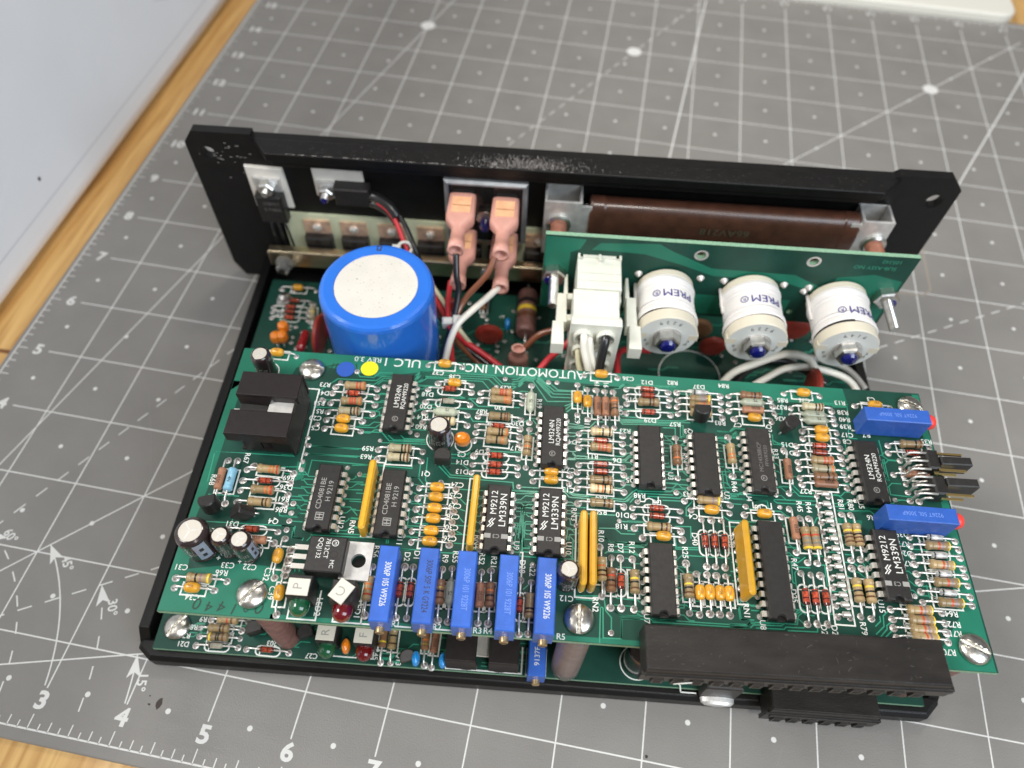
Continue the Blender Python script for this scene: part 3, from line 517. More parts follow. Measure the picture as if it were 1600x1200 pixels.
TRU=[[(2.021,2.597),(2.026,2.672),(2.21,2.858),(2.675,2.871),(2.728,2.934),(2.851,2.937)],[(2.41,2.985),(2.466,2.912),(2.636,2.913),(2.698,2.989),(2.852,2.996)],[(2.579,2.812),(2.653,2.812),(2.754,2.91),(2.849,2.911)],[(2.695,2.816),(2.748,2.877),(2.845,2.873)],[(2.702,2.646),(2.77,2.683),(2.833,2.682)],[(2.062,2.551),(2.809,2.572),(2.837,2.589)],[(2.023,2.443),(2.291,2.447)],[(2.552,2.438),(2.779,2.438),(2.793,2.385),(2.83,2.379)],[(2.511,2.213),(2.765,2.22),(2.817,2.273),(2.848,2.274)],[(2.633,2.159),(2.855,2.165),(2.953,2.063),(3.373,2.079)],[(2.931,2.136),(3.001,2.078),(3.361,2.101)],[(3.07,2.153),(3.118,2.105),(3.359,2.112)],[(2.867,2.033),(3.397,2.052)],[(2.074,1.926),(2.832,1.939)],[(2.066,1.827),(2.819,1.842)],[(3.127,2.98),(3.183,3.043),(3.386,3.046)],[(3.143,2.942),(3.209,3.006),(3.412,3.01)],[(3.161,2.886),(3.247,2.964),(3.523,2.967)],[(3.177,2.849),(3.325,2.849),(3.37,2.833)],[(3.168,2.685),(3.554,2.698)],[(3.172,2.58),(3.462,2.591)],[(3.17,2.446),(3.244,2.512),(3.295,2.516)],[(3.169,2.385),(3.271,2.388)],[(3.19,2.233),(3.353,2.234)],[(3.128,2.925),(3.186,3.046),(4.073,3.061),(4.188,2.948),(4.368,2.963),(4.468,3.068),(4.607,3.066),(4.762,2.932)],[(3.131,2.899),(3.212,3.009),(4.059,3.034),(4.17,2.915),(4.391,2.927),(4.481,3.036),(4.598,3.033),(4.764,2.856)],[(3.167,2.87),(3.259,2.98),(4.014,2.998),(4.14,2.88)],[(3.149,2.85),(3.273,2.956),(3.943,2.964),(4.06,2.823)],[(3.161,2.687),(3.892,2.709)],[(3.183,2.833),(3.33,2.839),(3.375,2.817)],[(3.68,2.729),(3.831,2.692),(3.922,2.607),(4.409,2.628)],[(3.176,2.583),(3.3,2.587)],[(3.843,2.455),(3.88,2.398),(4.044,2.403)],[(4.334,2.821),(4.416,2.859),(4.501,2.86)],[(3.63,1.898),(3.907,1.908)],[(3.853,1.949),(3.916,2.016),(4.625,2.033)],[(4.573,2.472),(4.628,2.404)],[(3.533,2.557),(4.03,2.567)],[(4.293,3.021),(4.357,3.026),(4.448,3.112),(4.576,3.122),(4.809,2.897),(5.041,2.904)],[(4.296,2.983),(4.38,3.002),(4.461,3.08),(4.567,3.089),(4.8,2.853),(5.042,2.864)],[(4.299,2.944),(4.393,2.965),(4.478,3.049),(4.558,3.056),(4.78,2.807),(5.043,2.816)],[(4.303,2.881),(4.475,3.017),(4.549,3.016),(4.731,2.741),(5.044,2.766)],[(4.741,3.013),(4.851,2.914),(5.041,2.917)],[(4.941,2.696),(4.992,2.719),(5.044,2.754)],[(4.953,2.648),(5.024,2.721),(5.253,2.678)],[(4.964,2.612),(5.035,2.679),(5.254,2.648)],[(4.968,2.456),(5.029,2.455),(5.173,2.436)],[(4.979,2.421),(5.235,2.418),(5.306,2.507),(5.439,2.512)],[(4.98,2.385),(5.03,2.401),(5.173,2.401)],[(4.981,2.332),(5.083,2.335)],[(4.967,2.071),(5.047,2.075),(5.098,2.025),(5.487,2.033)],[(4.979,2.004),(5.059,2.0),(5.078,2.018),(5.636,2.034),(5.687,2.089),(5.757,2.094)],[(5.177,2.991),(5.58,3.005),(5.634,3.061),(5.996,3.084)],[(5.157,2.901),(5.161,2.99),(5.585,3.006)],[(5.564,2.588),(5.605,2.555),(5.872,2.565)],[(5.554,2.648),(5.626,2.605),(5.874,2.601)],[(5.547,2.632),(5.608,2.564),(6.331,2.598),(6.384,2.621)],[(5.547,2.608),(5.608,2.54),(6.412,2.581)],[(5.557,2.584),(5.608,2.522),(6.298,2.56),(6.287,2.387),(6.409,2.379)],[(5.567,2.561),(5.618,2.499),(6.327,2.538),(6.319,2.407),(6.411,2.415)],[(6.094,2.389),(6.21,2.276),(6.28,2.27),(6.365,2.329)],[(6.089,2.284),(6.149,2.277),(6.177,2.233)],[(6.089,2.489),(6.232,2.495),(6.229,2.4)],[(5.528,2.704),(6.255,2.708)],[(6.146,2.219),(6.139,1.992)],[(5.531,2.991),(5.594,2.997),(5.659,3.06),(6.276,3.078)],[(6.062,3.048),(6.105,3.064),(6.19,3.065)],[(6.302,2.979),(6.439,2.977)],[(6.715,2.404),(6.807,2.405)],[(6.712,2.368),(6.793,2.369),(6.83,2.331)],[(6.713,2.27),(6.794,2.271)],[(6.715,2.173),(6.785,2.173)],[(6.715,2.071),(6.765,2.07),(6.768,1.997)],[(6.924,2.467),(6.961,2.524),(7.063,2.526)],[(6.733,2.488),(6.855,2.491),(6.935,2.575)],[(5.629,1.997),(5.69,2.069),(5.76,2.069)],[(6.717,2.495),(6.87,2.495),(6.936,2.548),(7.069,2.541)],[(6.897,2.462),(6.965,2.527),(7.046,2.521)],[(6.708,2.394),(6.83,2.398)],[(6.705,2.365),(6.786,2.359),(6.822,2.316)],[(6.913,2.317),(6.994,2.318)],[(6.688,2.168),(6.798,2.171)],[(6.912,2.118),(6.972,2.117)],[(7.537,2.976),(7.511,2.788),(7.408,2.792)],[(7.358,2.405),(7.573,2.353)],[(7.36,2.499),(7.353,2.37),(7.474,2.368)],[(8.028,2.966),(8.311,2.964),(8.249,2.523),(8.35,2.52)],[(8.022,2.99),(8.326,2.99)],[(8.162,2.376),(8.178,2.355),(8.172,2.217),(8.241,2.211)],[(4.391,1.555),(4.681,1.562)],[(4.432,1.516),(4.663,1.534)],[(4.418,1.431),(4.658,1.429)],[(4.431,1.375),(4.508,1.375),(4.526,.838)],[(4.632,1.375),(4.532,1.372),(4.544,.839)],[(4.628,1.175),(4.557,1.17),(4.553,.917),(4.627,.913)],[(4.419,1.124),(4.462,1.122),(4.46,.93)],[(4.974,1.422),(5.089,1.426)],[(4.977,1.324),(5.053,1.325)],[(4.978,1.268),(5.035,1.267),(5.041,1.202),(5.112,1.187)],[(5.113,1.147),(5.01,1.144),(5.004,1.02)],[(5.114,1.092),(5.035,1.086),(5.027,1.022)],[(4.96,1.6),(5.068,1.544),(5.627,1.54),(5.716,1.637),(5.765,1.673)],[(4.97,1.579),(5.02,1.52),(5.636,1.515),(5.765,1.652)],[(4.949,1.642),(5.009,1.582),(5.077,1.561),(5.261,1.559)],[(5.062,1.336),(5.528,1.346)],[(5.584,1.279),(5.858,1.285)],[(5.348,1.185),(5.517,1.193),(5.582,1.138),(5.732,1.144)],[(5.394,1.089),(5.469,1.04),(5.859,1.046)],[(5.524,1.03),(5.896,1.039)],[(4.967,2.073),(5.037,2.073),(5.088,2.021),(5.198,2.024)],[(4.98,1.984),(5.069,1.986),(5.089,2.004),(5.636,2.025),(5.687,2.074),(5.756,2.074)],[(5.536,2.0),(5.695,2.001),(5.753,1.939)],[(5.771,1.88),(5.717,1.876),(5.71,1.82)],[(4.494,1.601),(4.688,1.605)],[(6.089,1.774),(6.381,1.764)],[(5.654,1.516),(5.764,1.652),(6.133,1.67),(6.174,1.71),(6.291,1.714),(6.336,1.664)],[(5.683,1.508),(5.782,1.627),(6.16,1.635)],[(5.878,1.597),(6.226,1.603),(6.256,1.632),(6.334,1.632)],[(6.04,1.562),(6.272,1.569)],[(6.325,1.642),(6.368,1.572),(6.296,1.493),(6.289,1.399),(6.337,1.393)],[(6.691,1.639),(7.202,1.641)],[(6.784,1.699),(7.211,1.706)],[(6.682,1.43),(6.753,1.379),(7.047,1.381)],[(6.158,1.267),(6.329,1.275),(6.324,1.14)],[(6.153,1.177),(6.164,1.03),(6.405,1.043)],[(5.65,1.289),(5.839,1.293)],[(5.644,1.019),(5.83,1.024)],[(5.644,1.044),(5.849,1.045)],[(5.647,1.178),(5.769,1.182)],[(6.142,2.224),(6.144,1.976),(6.099,1.972)],[(6.261,2.029),(6.294,1.921),(6.35,1.87),(6.389,1.868)],[(6.709,2.166),(6.78,2.17)],[(6.71,2.065),(6.76,2.067),(6.776,1.817),(6.972,1.821)],[(6.711,1.965),(6.731,1.961),(6.732,1.77),(6.774,1.698)],[(6.883,1.912),(6.982,1.914)],[(6.914,2.115),(6.994,2.119)],[(6.959,1.534),(7.093,1.534)],[(2.082,1.932),(2.634,1.925)],[(2.095,1.826),(2.633,1.824)],[(2.074,1.565),(2.132,1.57),(2.137,1.749),(3.26,1.735),(3.253,1.789)],[(2.592,1.721),(2.962,1.752),(3.016,1.782)],[(2.096,1.513),(2.202,1.516)],[(2.088,1.416),(2.213,1.42)],[(2.082,1.315),(2.196,1.322)],[(2.019,1.258),(2.2,1.264)],[(1.995,1.158),(2.116,1.168),(2.171,1.218),(2.2,1.218)],[(1.962,1.059),(2.131,1.062),(2.139,1.108),(2.215,1.109)],[(2.076,1.013),(2.198,1.015)],[(1.986,.956),(2.132,.957),(2.132,.834),(2.239,.832)],[(2.553,1.516),(2.756,1.525)],[(2.562,1.421),(2.763,1.431)],[(2.564,1.311),(2.764,1.318)],[(2.563,1.218),(2.667,1.221),(2.76,1.131)],[(2.502,.911),(3.282,.926)],[(2.313,.877),(3.203,.895)],[(3.266,1.626),(3.353,1.63)],[(3.265,1.365),(3.32,1.312),(3.435,1.316)],[(3.257,1.22),(3.305,1.219),(3.31,1.057),(3.469,1.059)],[(2.709,1.62),(2.953,1.629)],[(2.842,1.422),(2.938,1.424)],[(2.859,1.323),(2.935,1.327)],[(2.865,.968),(2.911,1.021)],[(2.866,1.119),(2.913,1.12)],[(1.924,1.79),(1.785,1.79)],[(3.255,1.625),(3.342,1.632),(3.435,1.526)],[(3.353,1.627),(3.35,1.791)],[(3.417,1.886),(3.43,1.601),(3.491,1.541)],[(3.643,1.904),(3.921,1.914)],[(3.558,1.786),(3.691,1.659),(4.395,1.65),(4.405,1.57)],[(3.596,1.8),(3.698,1.687),(4.275,1.694)],[(3.659,1.944),(3.837,1.953),(3.921,2.016),(4.101,2.019)],[(3.682,1.829),(3.81,1.833),(3.895,1.768)],[(4.411,1.549),(4.672,1.548)],[(4.429,1.424),(4.64,1.425)],[(4.432,1.372),(4.508,1.376),(4.493,1.003)],[(4.642,1.378),(4.533,1.372),(4.516,.927)],[(4.436,1.173),(4.483,1.172),(4.463,1.041)],[(3.824,1.419),(3.909,1.342)],[(3.848,1.286),(3.907,1.27)],[(3.838,1.203),(3.901,1.137)],[(3.837,1.032),(3.896,1.007)],[(4.026,1.424),(4.092,1.43)],[(4.025,1.223),(4.082,1.222)],[(4.035,1.321),(4.079,1.361)],[(3.271,.93),(3.587,.935)],[(3.706,1.526),(3.862,1.522),(4.094,1.525)],[(6.707,.507),(6.778,.504),(6.783,.468),(6.969,.473)],[(6.7,.435),(6.762,.435),(6.767,.317),(6.899,.322)],[(6.72,.463),(6.791,.464),(6.795,.415),(6.963,.419)],[(6.648,.264),(6.832,.273),(6.861,.297),(7.177,.307)],[(6.645,.234),(6.855,.245),(6.884,.273),(7.165,.285),(7.195,.309),(7.326,.31),(7.347,.394),(7.428,.462)],[(6.907,.244),(7.187,.252),(7.208,.275),(7.383,.279),(7.404,.302)],[(7.22,.241),(7.517,.25),(7.524,.294)],[(6.714,.945),(6.756,.948),(6.771,.825)],[(7.326,1.122),(7.456,1.122)],[(7.313,1.028),(7.368,1.028)],[(7.326,.428),(7.397,.486)],[(7.31,.321),(7.332,.411),(7.412,.47)],[(7.515,1.024),(7.432,.96),(7.357,.95),(7.344,.737),(7.37,.73)],[(7.423,.902),(7.378,.842),(7.373,.684)],[(7.668,.949),(7.705,.952),(7.694,.726)],[(7.583,.438),(7.707,.438)],[(7.703,.672),(7.902,.682)],[(7.908,.863),(7.964,.821)],[(7.73,1.098),(7.898,1.106)],[(6.714,.765),(6.787,.761)],[(6.705,.671),(6.777,.667)],[(5.509,1.04),(5.843,1.027)],[(5.509,.991),(5.824,1.006)],[(5.508,.938),(5.73,.945),(5.756,.909),(5.83,.909)],[(5.501,.314),(5.553,.269),(5.791,.278)],[(5.567,.042),(5.571,.244),(6.114,.254)],[(5.878,.254),(6.814,.261),(6.852,.29),(6.905,.29)],[(5.877,.228),(6.803,.239),(6.847,.242)],[(6.152,1.079),(6.157,1.011),(6.399,1.02)],[(6.15,.881),(6.218,.948),(6.761,.951),(6.766,.818)],[(6.154,.8),(6.173,.802),(6.233,.75)],[(6.148,.697),(6.175,.694),(6.218,.656)],[(6.143,.595),(6.223,.596)],[(6.161,.46),(6.181,.489),(6.243,.484)],[(6.157,.389),(6.202,.392),(6.216,.482)],[(5.716,.454),(5.786,.397),(5.839,.396)],[(5.744,.493),(5.807,.488)],[(5.612,.601),(5.666,.601)],[(5.721,.304),(5.764,.28)],[(6.688,.765),(6.779,.767)],[(6.733,.666),(6.787,.666)],[(6.727,.52),(6.789,.52)],[(6.703,.465),(6.783,.462),(6.796,.418),(6.875,.415)],[(6.71,.438),(6.753,.433),(6.759,.318),(6.855,.317)],[(4.515,1.014),(4.522,.811),(4.692,.809)],[(4.552,1.017),(4.553,.919),(4.64,.921)],[(5.103,.436),(5.343,.449)],[(5.112,.401),(5.29,.401)],[(5.343,.355),(5.387,.332),(5.387,.037),(5.568,.042),(5.576,.24),(5.755,.245)],[(5.397,.44),(5.414,.307),(5.47,.241),(5.469,.12)],[(5.495,.474),(5.53,.441),(5.708,.436)],[(5.502,.314),(5.554,.265),(5.756,.271)],[(5.407,.906),(5.435,.928),(5.73,.936),(5.748,.903)],[(5.352,-.016),(5.361,.348),(5.325,.39)],[(4.94,.813),(5.068,.818),(5.073,1.037)],[(4.95,.786),(5.087,.791),(5.101,1.039)],[(5.614,.657),(5.65,.655)],[(5.613,.592),(5.649,.59)],[(4.575,.46),(4.626,.51)],[(5.408,1.082),(5.463,1.037),(5.594,1.037)],[(7.267,1.667),(7.751,1.684)],[(7.466,1.843),(7.556,1.732),(7.721,1.734)],[(7.5,1.944),(7.507,1.857),(7.573,1.776),(7.728,1.777)],[(6.783,1.651),(7.195,1.635),(7.195,1.557)],[(7.266,1.656),(7.3,1.628),(7.744,1.636)],[(7.23,1.528),(7.326,1.53),(7.385,1.478),(7.423,1.476)],[(7.941,1.778),(7.989,1.776),(8.047,1.722)],[(7.935,1.635),(8.321,1.643)],[(7.945,1.583),(8.314,1.612)],[(7.331,1.362),(7.378,1.36)],[(7.334,1.182),(7.39,1.181)],[(7.295,1.1),(7.315,1.175),(7.38,1.175)],[(7.292,1.013),(7.329,1.011)],[(7.347,1.834),(7.484,1.834)],[(6.808,1.911),(7.005,1.916)],[(6.799,1.818),(6.994,1.812)],[(6.715,.955),(6.761,.953),(6.78,.869)],[(7.316,2.118),(7.365,2.116)],[(7.63,1.344),(7.709,1.482),(7.748,1.485)],[(7.61,1.046),(7.703,1.048)],[(6.969,1.334),(7.025,1.333)],[(8.594,2.521),(8.6,2.313),(8.659,2.261),(8.799,2.261)],[(8.58,2.266),(8.577,2.108),(8.595,2.011)],[(8.128,2.942),(8.318,2.952)],[(8.196,2.513),(8.18,2.212),(8.23,2.21)],[(7.979,2.084),(8.217,2.091)],[(8.58,2.266),(8.601,2.268),(8.598,2.022),(8.558,2.019)],[(8.172,.456),(8.17,.403),(8.106,.346)],[(8.273,.517),(8.208,.459),(8.194,.353),(8.098,.268)],[(8.275,.402),(8.223,.364),(8.22,.329),(8.137,.245)],[(8.275,.324),(8.189,.249)],[(8.726,.814),(8.728,.676)],[(8.113,1.004),(8.151,.921),(8.143,.836),(8.187,.83)],[(1.117,1.155),(1.121,1.253),(1.452,1.255)],[(1.456,.967),(1.445,1.159)],[(1.115,.941),(2.116,.958),(2.136,.831),(2.219,.833)],[(1.81,1.639),(2.032,1.657)],[(1.848,1.561),(2.053,1.566)],[(1.062,1.769),(1.051,1.773),(1.408,1.779),(1.934,1.782)],[(1.038,1.75),(1.062,1.402)],[(1.918,1.114),(1.94,1.065),(2.128,1.069),(2.146,1.111)],[(2.004,1.151),(2.079,1.157),(2.137,1.192)],[(2.116,.903),(2.128,.83),(2.243,.834),(2.241,.805)],[(2.286,.808),(2.321,.86)],[(2.23,.527),(2.239,.472)],[(2.275,.531),(2.283,.475)],[(3.27,.791),(3.371,.789)],[(3.115,.891),(3.118,.842)],[(3.134,.892),(3.137,.843)],[(3.268,.793),(3.471,.798)],[(3.693,.786),(3.886,.791)],[(8.588,2.089),(8.581,2.011),(8.61,2.008)],[(8.582,1.924),(8.58,1.827),(8.829,1.814)],[(8.61,1.744),(8.684,1.771),(8.77,1.767)],[(8.041,1.637),(8.415,1.64)],[(8.186,1.596),(8.312,1.606),(8.352,1.567)],[(8.153,1.14),(8.217,1.135)],[(8.115,1.089),(8.187,.988)],[(7.939,1.085),(8.023,1.087)]]
VIA=[(2.251,2.811),(2.784,2.791),(2.102,2.535),(2.099,2.21),(2.853,2.055),(3.261,2.162),(2.416,2.979),(2.55,1.684),(2.695,1.619),(2.062,1.931),(2.056,1.823),(2.038,1.726),(2.051,1.623),(4.215,3.021),(4.737,3.019),(3.259,2.165),(4.113,2.897),(4.085,2.035),(4.736,3.012),(4.837,3.021),(4.46,1.604),(5.766,1.52),(6.2,1.664),(6.943,1.558),(6.946,1.558),(7.323,1.582),(5.77,1.52),(6.336,1.968),(6.948,2.017),(8.615,1.766),(7.233,.582),(5.465,.094),(4.66,.726),(5.103,1.197),(5.565,1.282),(2.055,1.217),(2.053,1.104),(2.056,1.013),(2.051,.913),(2.028,2.026),(2.038,1.935),(2.078,2.555),(3.602,1.588),(4.461,1.606),(7.574,1.38),(7.611,2.614),(9.292,2.165),(8.578,.684)]
LINK=[(7.762,1.748,7.862,1.766),(7.763,1.637,7.852,1.649),(7.77,1.533,7.851,1.534),(7.767,1.43,7.846,1.452),(7.77,1.334,7.844,1.33),(7.772,1.235,7.857,1.241),(7.769,1.136,7.855,1.128),(7.764,1.029,7.847,1.03),(7.764,1.028,7.846,1.025),(7.765,.928,7.85,.944),(7.766,.829,7.856,.827),(7.761,.722,7.85,.742),(7.758,.63,7.847,.628),(7.758,.531,7.85,.547),(7.758,.429,7.845,.426)]
WIRES=[('black',0.042,[(3.44,4.74,2.3),(3.46,4.54,2.1),(3.49,4.44,1.9),(3.44,4.18,1.62),(3.37,4.01,1.4),(3.3,3.78,1.2),(3.26,3.65,1.0)]),('red',0.038,[(3.33,4.82,1.66),(3.33,4.46,1.6),(3.38,4.16,1.5),(3.4,4.06,1.2),(3.44,3.84,0.9)]),('brown',0.042,[(3.95,4.74,2.28),(3.85,4.58,2.1),(3.59,4.43,1.8),(3.48,4.24,1.65),(3.44,4.07,1.55),(3.49,4.12,1.2),(3.71,4.08,0.9),(3.99,3.91,0.7)]),('white',0.046,[(3.99,4.8,1.62),(3.89,4.63,1.64),(3.66,4.27,1.7),(3.51,4.08,1.66),(3.42,3.92,1.5),(3.37,3.77,1.3),(3.32,3.58,1.1)]),('black',0.038,[(3.01,4.96,0.9),(3.28,4.36,1.3),(3.42,4.09,1.5),(3.54,4.17,1.1),(3.89,4.02,0.9),(4.18,3.84,0.8)]),('red',0.042,[(2.93,5.33,0.9),(3.17,4.73,1.2),(3.41,4.1,1.55),(3.57,4.16,1.2),(3.84,4.1,1.0),(4.08,3.98,0.9),(4.32,3.81,0.8)]),('cream',0.032,[(2.93,5.37,1.0),(3.21,4.76,1.3),(3.46,4.17,1.55),(3.66,4.18,1.1),(3.84,4.06,0.9),(3.95,3.84,0.8)]),('red',0.036,[(2.18,5.9,2.02),(2.33,5.83,1.95),(2.46,5.72,1.8),(2.58,5.54,1.6),(2.79,5.3,1.2),(2.99,5.04,0.95)]),('black',0.036,[(2.17,5.97,2.05),(2.38,5.9,1.97),(2.58,5.7,1.8),(2.76,5.41,1.6),(2.88,5.31,1.2),(3.01,5.04,0.95)]),('red',0.045,[(5.14,4.36,1.4),(4.99,4.18,1.25),(4.74,3.96,1.15),(4.5,3.64,1.0)]),('red',0.045,[(5.09,4.03,1.35),(5.02,3.83,1.25),(4.97,3.56,1.1)]),('red',0.045,[(6.22,4.5,0.8),(5.91,4.36,1.0),(5.72,4.15,1.15),(5.7,3.85,1.15),(5.73,3.54,1.0)]),('brown',0.045,[(4.99,4.27,1.5),(4.82,4.3,1.4),(4.6,4.27,1.3),(4.43,4.2,1.1)]),('white',0.055,[(7.14,3.89,0.8),(7.38,4.17,0.85),(7.75,4.35,0.9),(8.16,4.5,0.95),(8.47,4.48,0.9),(8.58,4.3,0.85)]),('black',0.055,[(7.37,4.01,0.65),(7.67,4.35,0.7),(8.11,4.55,0.72),(8.51,4.4,0.7),(8.78,4.23,0.65)]),('white',0.05,[(7.54,3.96,0.7),(7.87,4.18,0.75),(8.17,4.35,0.8),(8.52,4.4,0.8),(8.94,4.34,0.75),(9.14,4.23,0.7),(9.24,4.0,0.65)]),('grey',0.045,[(7.72,4.71,0.5),(8.06,4.74,0.5),(8.64,4.81,0.5),(9.19,4.66,0.5),(9.42,4.3,0.5)]),('white',0.048,[(5.14,3.78,2.13),(5.14,3.62,2.16),(5.16,3.52,2.02),(5.22,3.42,1.85),(5.3,3.3,1.65),(5.33,3.15,1.45)]),('white',0.048,[(5.2,3.78,2.08),(5.21,3.62,2.1),(5.26,3.51,1.92),(5.36,3.4,1.72),(5.43,3.28,1.5),(5.45,3.15,1.4)]),('cream',0.045,[(5.1,3.78,1.82),(5.1,3.64,1.84),(5.13,3.52,1.7),(5.22,3.38,1.48),(5.25,3.2,1.3)]),('black',0.058,[(5.42,3.78,2.12),(5.41,3.62,2.16),(5.385,3.5,2.02),(5.37,3.4,1.8),(5.37,3.22,1.5),(5.37,3.1,1.4)])]
POS={'auto': (4.426, 3.145), 'auto0': (5.112, 3.155), 'auto1': (3.738, 3.145), 'ulc': (2.997, 3.139), 'rev': (2.52, 3.152), 'hand': (1.648, 0.05), 'b1': (2.277, 3.006), 'b2': (2.561, 3.037), 'lowt': (9.33, 5.331)}
# ------------------------------------------------------------------ the place: desk, mat, white things at the edges
def struct(mb, name, label=None, **k):
    o = mb.obj(name, **k)
    o['kind'] = 'structure'
    if label:
        o['label'] = label
    return o


m = mat('desk_wood', (0.62, 0.36, 0.12), 0.45, coat=0.15)
nt = m.node_tree
b = nt.nodes['Principled BSDF']
tcn = nt.nodes.new('ShaderNodeTexCoord')
mp = nt.nodes.new('ShaderNodeMapping')
mp.inputs['Scale'].default_value = (2.2, 0.14, 1)
mp.inputs['Rotation'].default_value = (0, 0, 1.47)
n1 = nt.nodes.new('ShaderNodeTexNoise')
n1.inputs['Scale'].default_value = 3.0
n1.inputs['Detail'].default_value = 8
n1.inputs['Distortion'].default_value = 0.6
r1 = nt.nodes.new('ShaderNodeValToRGB')
r1.color_ramp.elements[0].position = 0.32
r1.color_ramp.elements[0].color = (0.50, 0.25, 0.07, 1)
r1.color_ramp.elements[1].position = 0.68
r1.color_ramp.elements[1].color = (0.78, 0.50, 0.19, 1)
nt.links.new(tcn.outputs['Object'], mp.inputs[0])
nt.links.new(mp.outputs[0], n1.inputs['Vector'])
nt.links.new(n1.outputs['Fac'], r1.inputs[0])
nt.links.new(r1.outputs[0], b.inputs['Base Color'])
desk = MB().box(-14, 30, -6, 30, -1.2, -0.1, 'desk_wood')
desk = struct(desk, 'desk', 'pale yellow wooden desk top showing along the left edge and bottom corner')
gap = mat('wood_seam', (0.22, 0.09, 0.03), 0.6)
s_ = MB()
for y0, y1 in ((5.15, 5.22), (-0.42, -0.39)):
    s_.add([(-3, y0 - 0.35, -0.097), (6, y0 - 0.05, -0.097), (6, y1 - 0.05, -0.097), (-3, y1 - 0.35, -0.097)], [(0, 1, 2, 3)], 'wood_seam')
s_.obj('board_seam', desk)

m = mat('mat_grey', (0.238, 0.227, 0.212), 0.42, var=0.06, scale=1.3, bump=0.22, bscale=55)
nt = m.node_tree
b = nt.nodes['Principled BSDF']
# fine scratches in the surface
tcn = nt.nodes.new('ShaderNodeTexCoord')
mp = nt.nodes.new('ShaderNodeMapping')
mp.inputs['Rotation'].default_value = (0, 0, 0.9)
mp.inputs['Scale'].default_value = (0.35, 9, 1)
wv = nt.nodes.new('ShaderNodeTexNoise')
wv.inputs['Scale'].default_value = 2.4
wv.inputs['Detail'].default_value = 2
wv.inputs['Distortion'].default_value = 0.8
rr = nt.nodes.new('ShaderNodeMapRange')
rr.inputs[1].default_value = 0.3
rr.inputs[2].default_value = 0.7
rr.inputs[3].default_value = 0.36
rr.inputs[4].default_value = 0.50
nt.links.new(tcn.outputs['Object'], mp.inputs[0])
nt.links.new(mp.outputs[0], wv.inputs['Vector'])
nt.links.new(wv.outputs['Fac'], rr.inputs[0])
nt.links.new(rr.outputs[0], b.inputs['Roughness'])
mat('mat_print', (0.72, 0.715, 0.69), 0.6)
mat('scratch', (0.26, 0.255, 0.245), 0.7)
mat('stain', (0.035, 0.025, 0.02), 0.5)
mat('mat_ring', (0.33, 0.29, 0.24), 0.5)

MAT = MB()
R_ = 0.35
X0, X1, Y0, Y1 = -0.12, 24.12, -0.11, 18.12
out = []
for cx, cy, a0 in ((X1 - R_, Y0 + R_, -90), (X1 - R_, Y1 - R_, 0), (X0 + R_, Y1 - R_, 90), (X0 + R_, Y0 + R_, 180)):
    for k in range(7):
        a = math.radians(a0 + 15 * k)
        out.append((cx + R_ * math.cos(a), cy + R_ * math.sin(a)))
MAT.prism(out, -0.1, 0, 'mat_grey', 0.015)
matobj = MAT.obj('cutting_mat', label='grey self-healing cutting mat with white inch grid, rulers and angle lines under the electronics')
matobj['category'] = 'cutting mat'
g = MB()
Z = 0.0015
LW = 0.0175


def line(x0, y0, x1, y1, wd=LW, z=Z):
    g.ribbon([(x0, y0), (x1, y1)], wd, z, 'mat_print')


for i in range(1, 24):
    line(i, 0.48, i, 17.52)
for j in range(1, 18):
    line(0.47, j, 23.5, j, z=Z + 0.0004)
for i in range(24):
    for j in range(18):
        g.disc(i + 0.5, j + 0.5, Z + 0.0002, 0.033, 'mat_print', 8)
line(-0.05, 0.03, 24.03, 0.03, 0.02)
line(-0.05, 17.97, 24.03, 17.97, 0.02)
line(-0.04, 0.03, -0.04, 17.97, 0.02)
line(24.03, 0.03, 24.03, 17.97, 0.02)
for k in range(1, 24 * 8):
    x = k / 8
    L = 0.16 if k % 8 == 0 else (0.135 if k % 4 == 0 else (0.11 if k % 2 == 0 else 0.075))
    line(x, 0.03, x, 0.03 + L, 0.014)
    line(x, 17.97, x, 17.97 - L, 0.014)
    if k < 18 * 8:
        line(-0.04, x, -0.04 + L, x, 0.014)
        line(24.03, x, 24.03 - L, x, 0.014)
for k in range(1, 24):
    g.text(str(k), 0.27, k + 0.01, 0.335, Z, 'mat_print', wx=1.12, bold=0.035)
    g.text(str(k), 0.24, k, 17.76, Z, 'mat_print', rot=PI)
for k in range(1, 18):
    g.text(str(k), 0.25, 0.30, k, Z, 'mat_print', wx=1.12, bold=0.035)


def dashed(a, r0, r1, dl=0.17, gp=0.15):
    r = r0
    while r < r1:
        line(r * math.cos(a), r * math.sin(a), (r + dl) * math.cos(a), (r + dl) * math.sin(a), LW, Z + 0.0008)
        r += dl + gp


def arc(r, a0, a1, dash=False):
    n = int((a1 - a0) * r / 0.05)
    P = [(r * math.cos(a0 + (a1 - a0) * i / n), r * math.sin(a0 + (a1 - a0) * i / n)) for i in range(n + 1)]
    if dash:
        for i in range(0, n - 3, 7):
            g.ribbon(P[i:i + 4], LW, Z + 0.001, 'mat_print')
    else:
        g.ribbon(P, LW, Z + 0.001, 'mat_print')


def arrow(r, a):
    x, y = r * math.cos(a), r * math.sin(a)
    t = Vector((-math.sin(a), math.cos(a)))
    nn = Vector((math.cos(a), math.sin(a)))
    p = Vector((x, y))
    P = [p, p - t * 0.27 + nn * 0.085, p - t * 0.21, p - t * 0.27 - nn * 0.085]
    g.add([(q.x, q.y, Z + 0.0012) for q in P], [(0, 1, 2, 3)], 'mat_print')


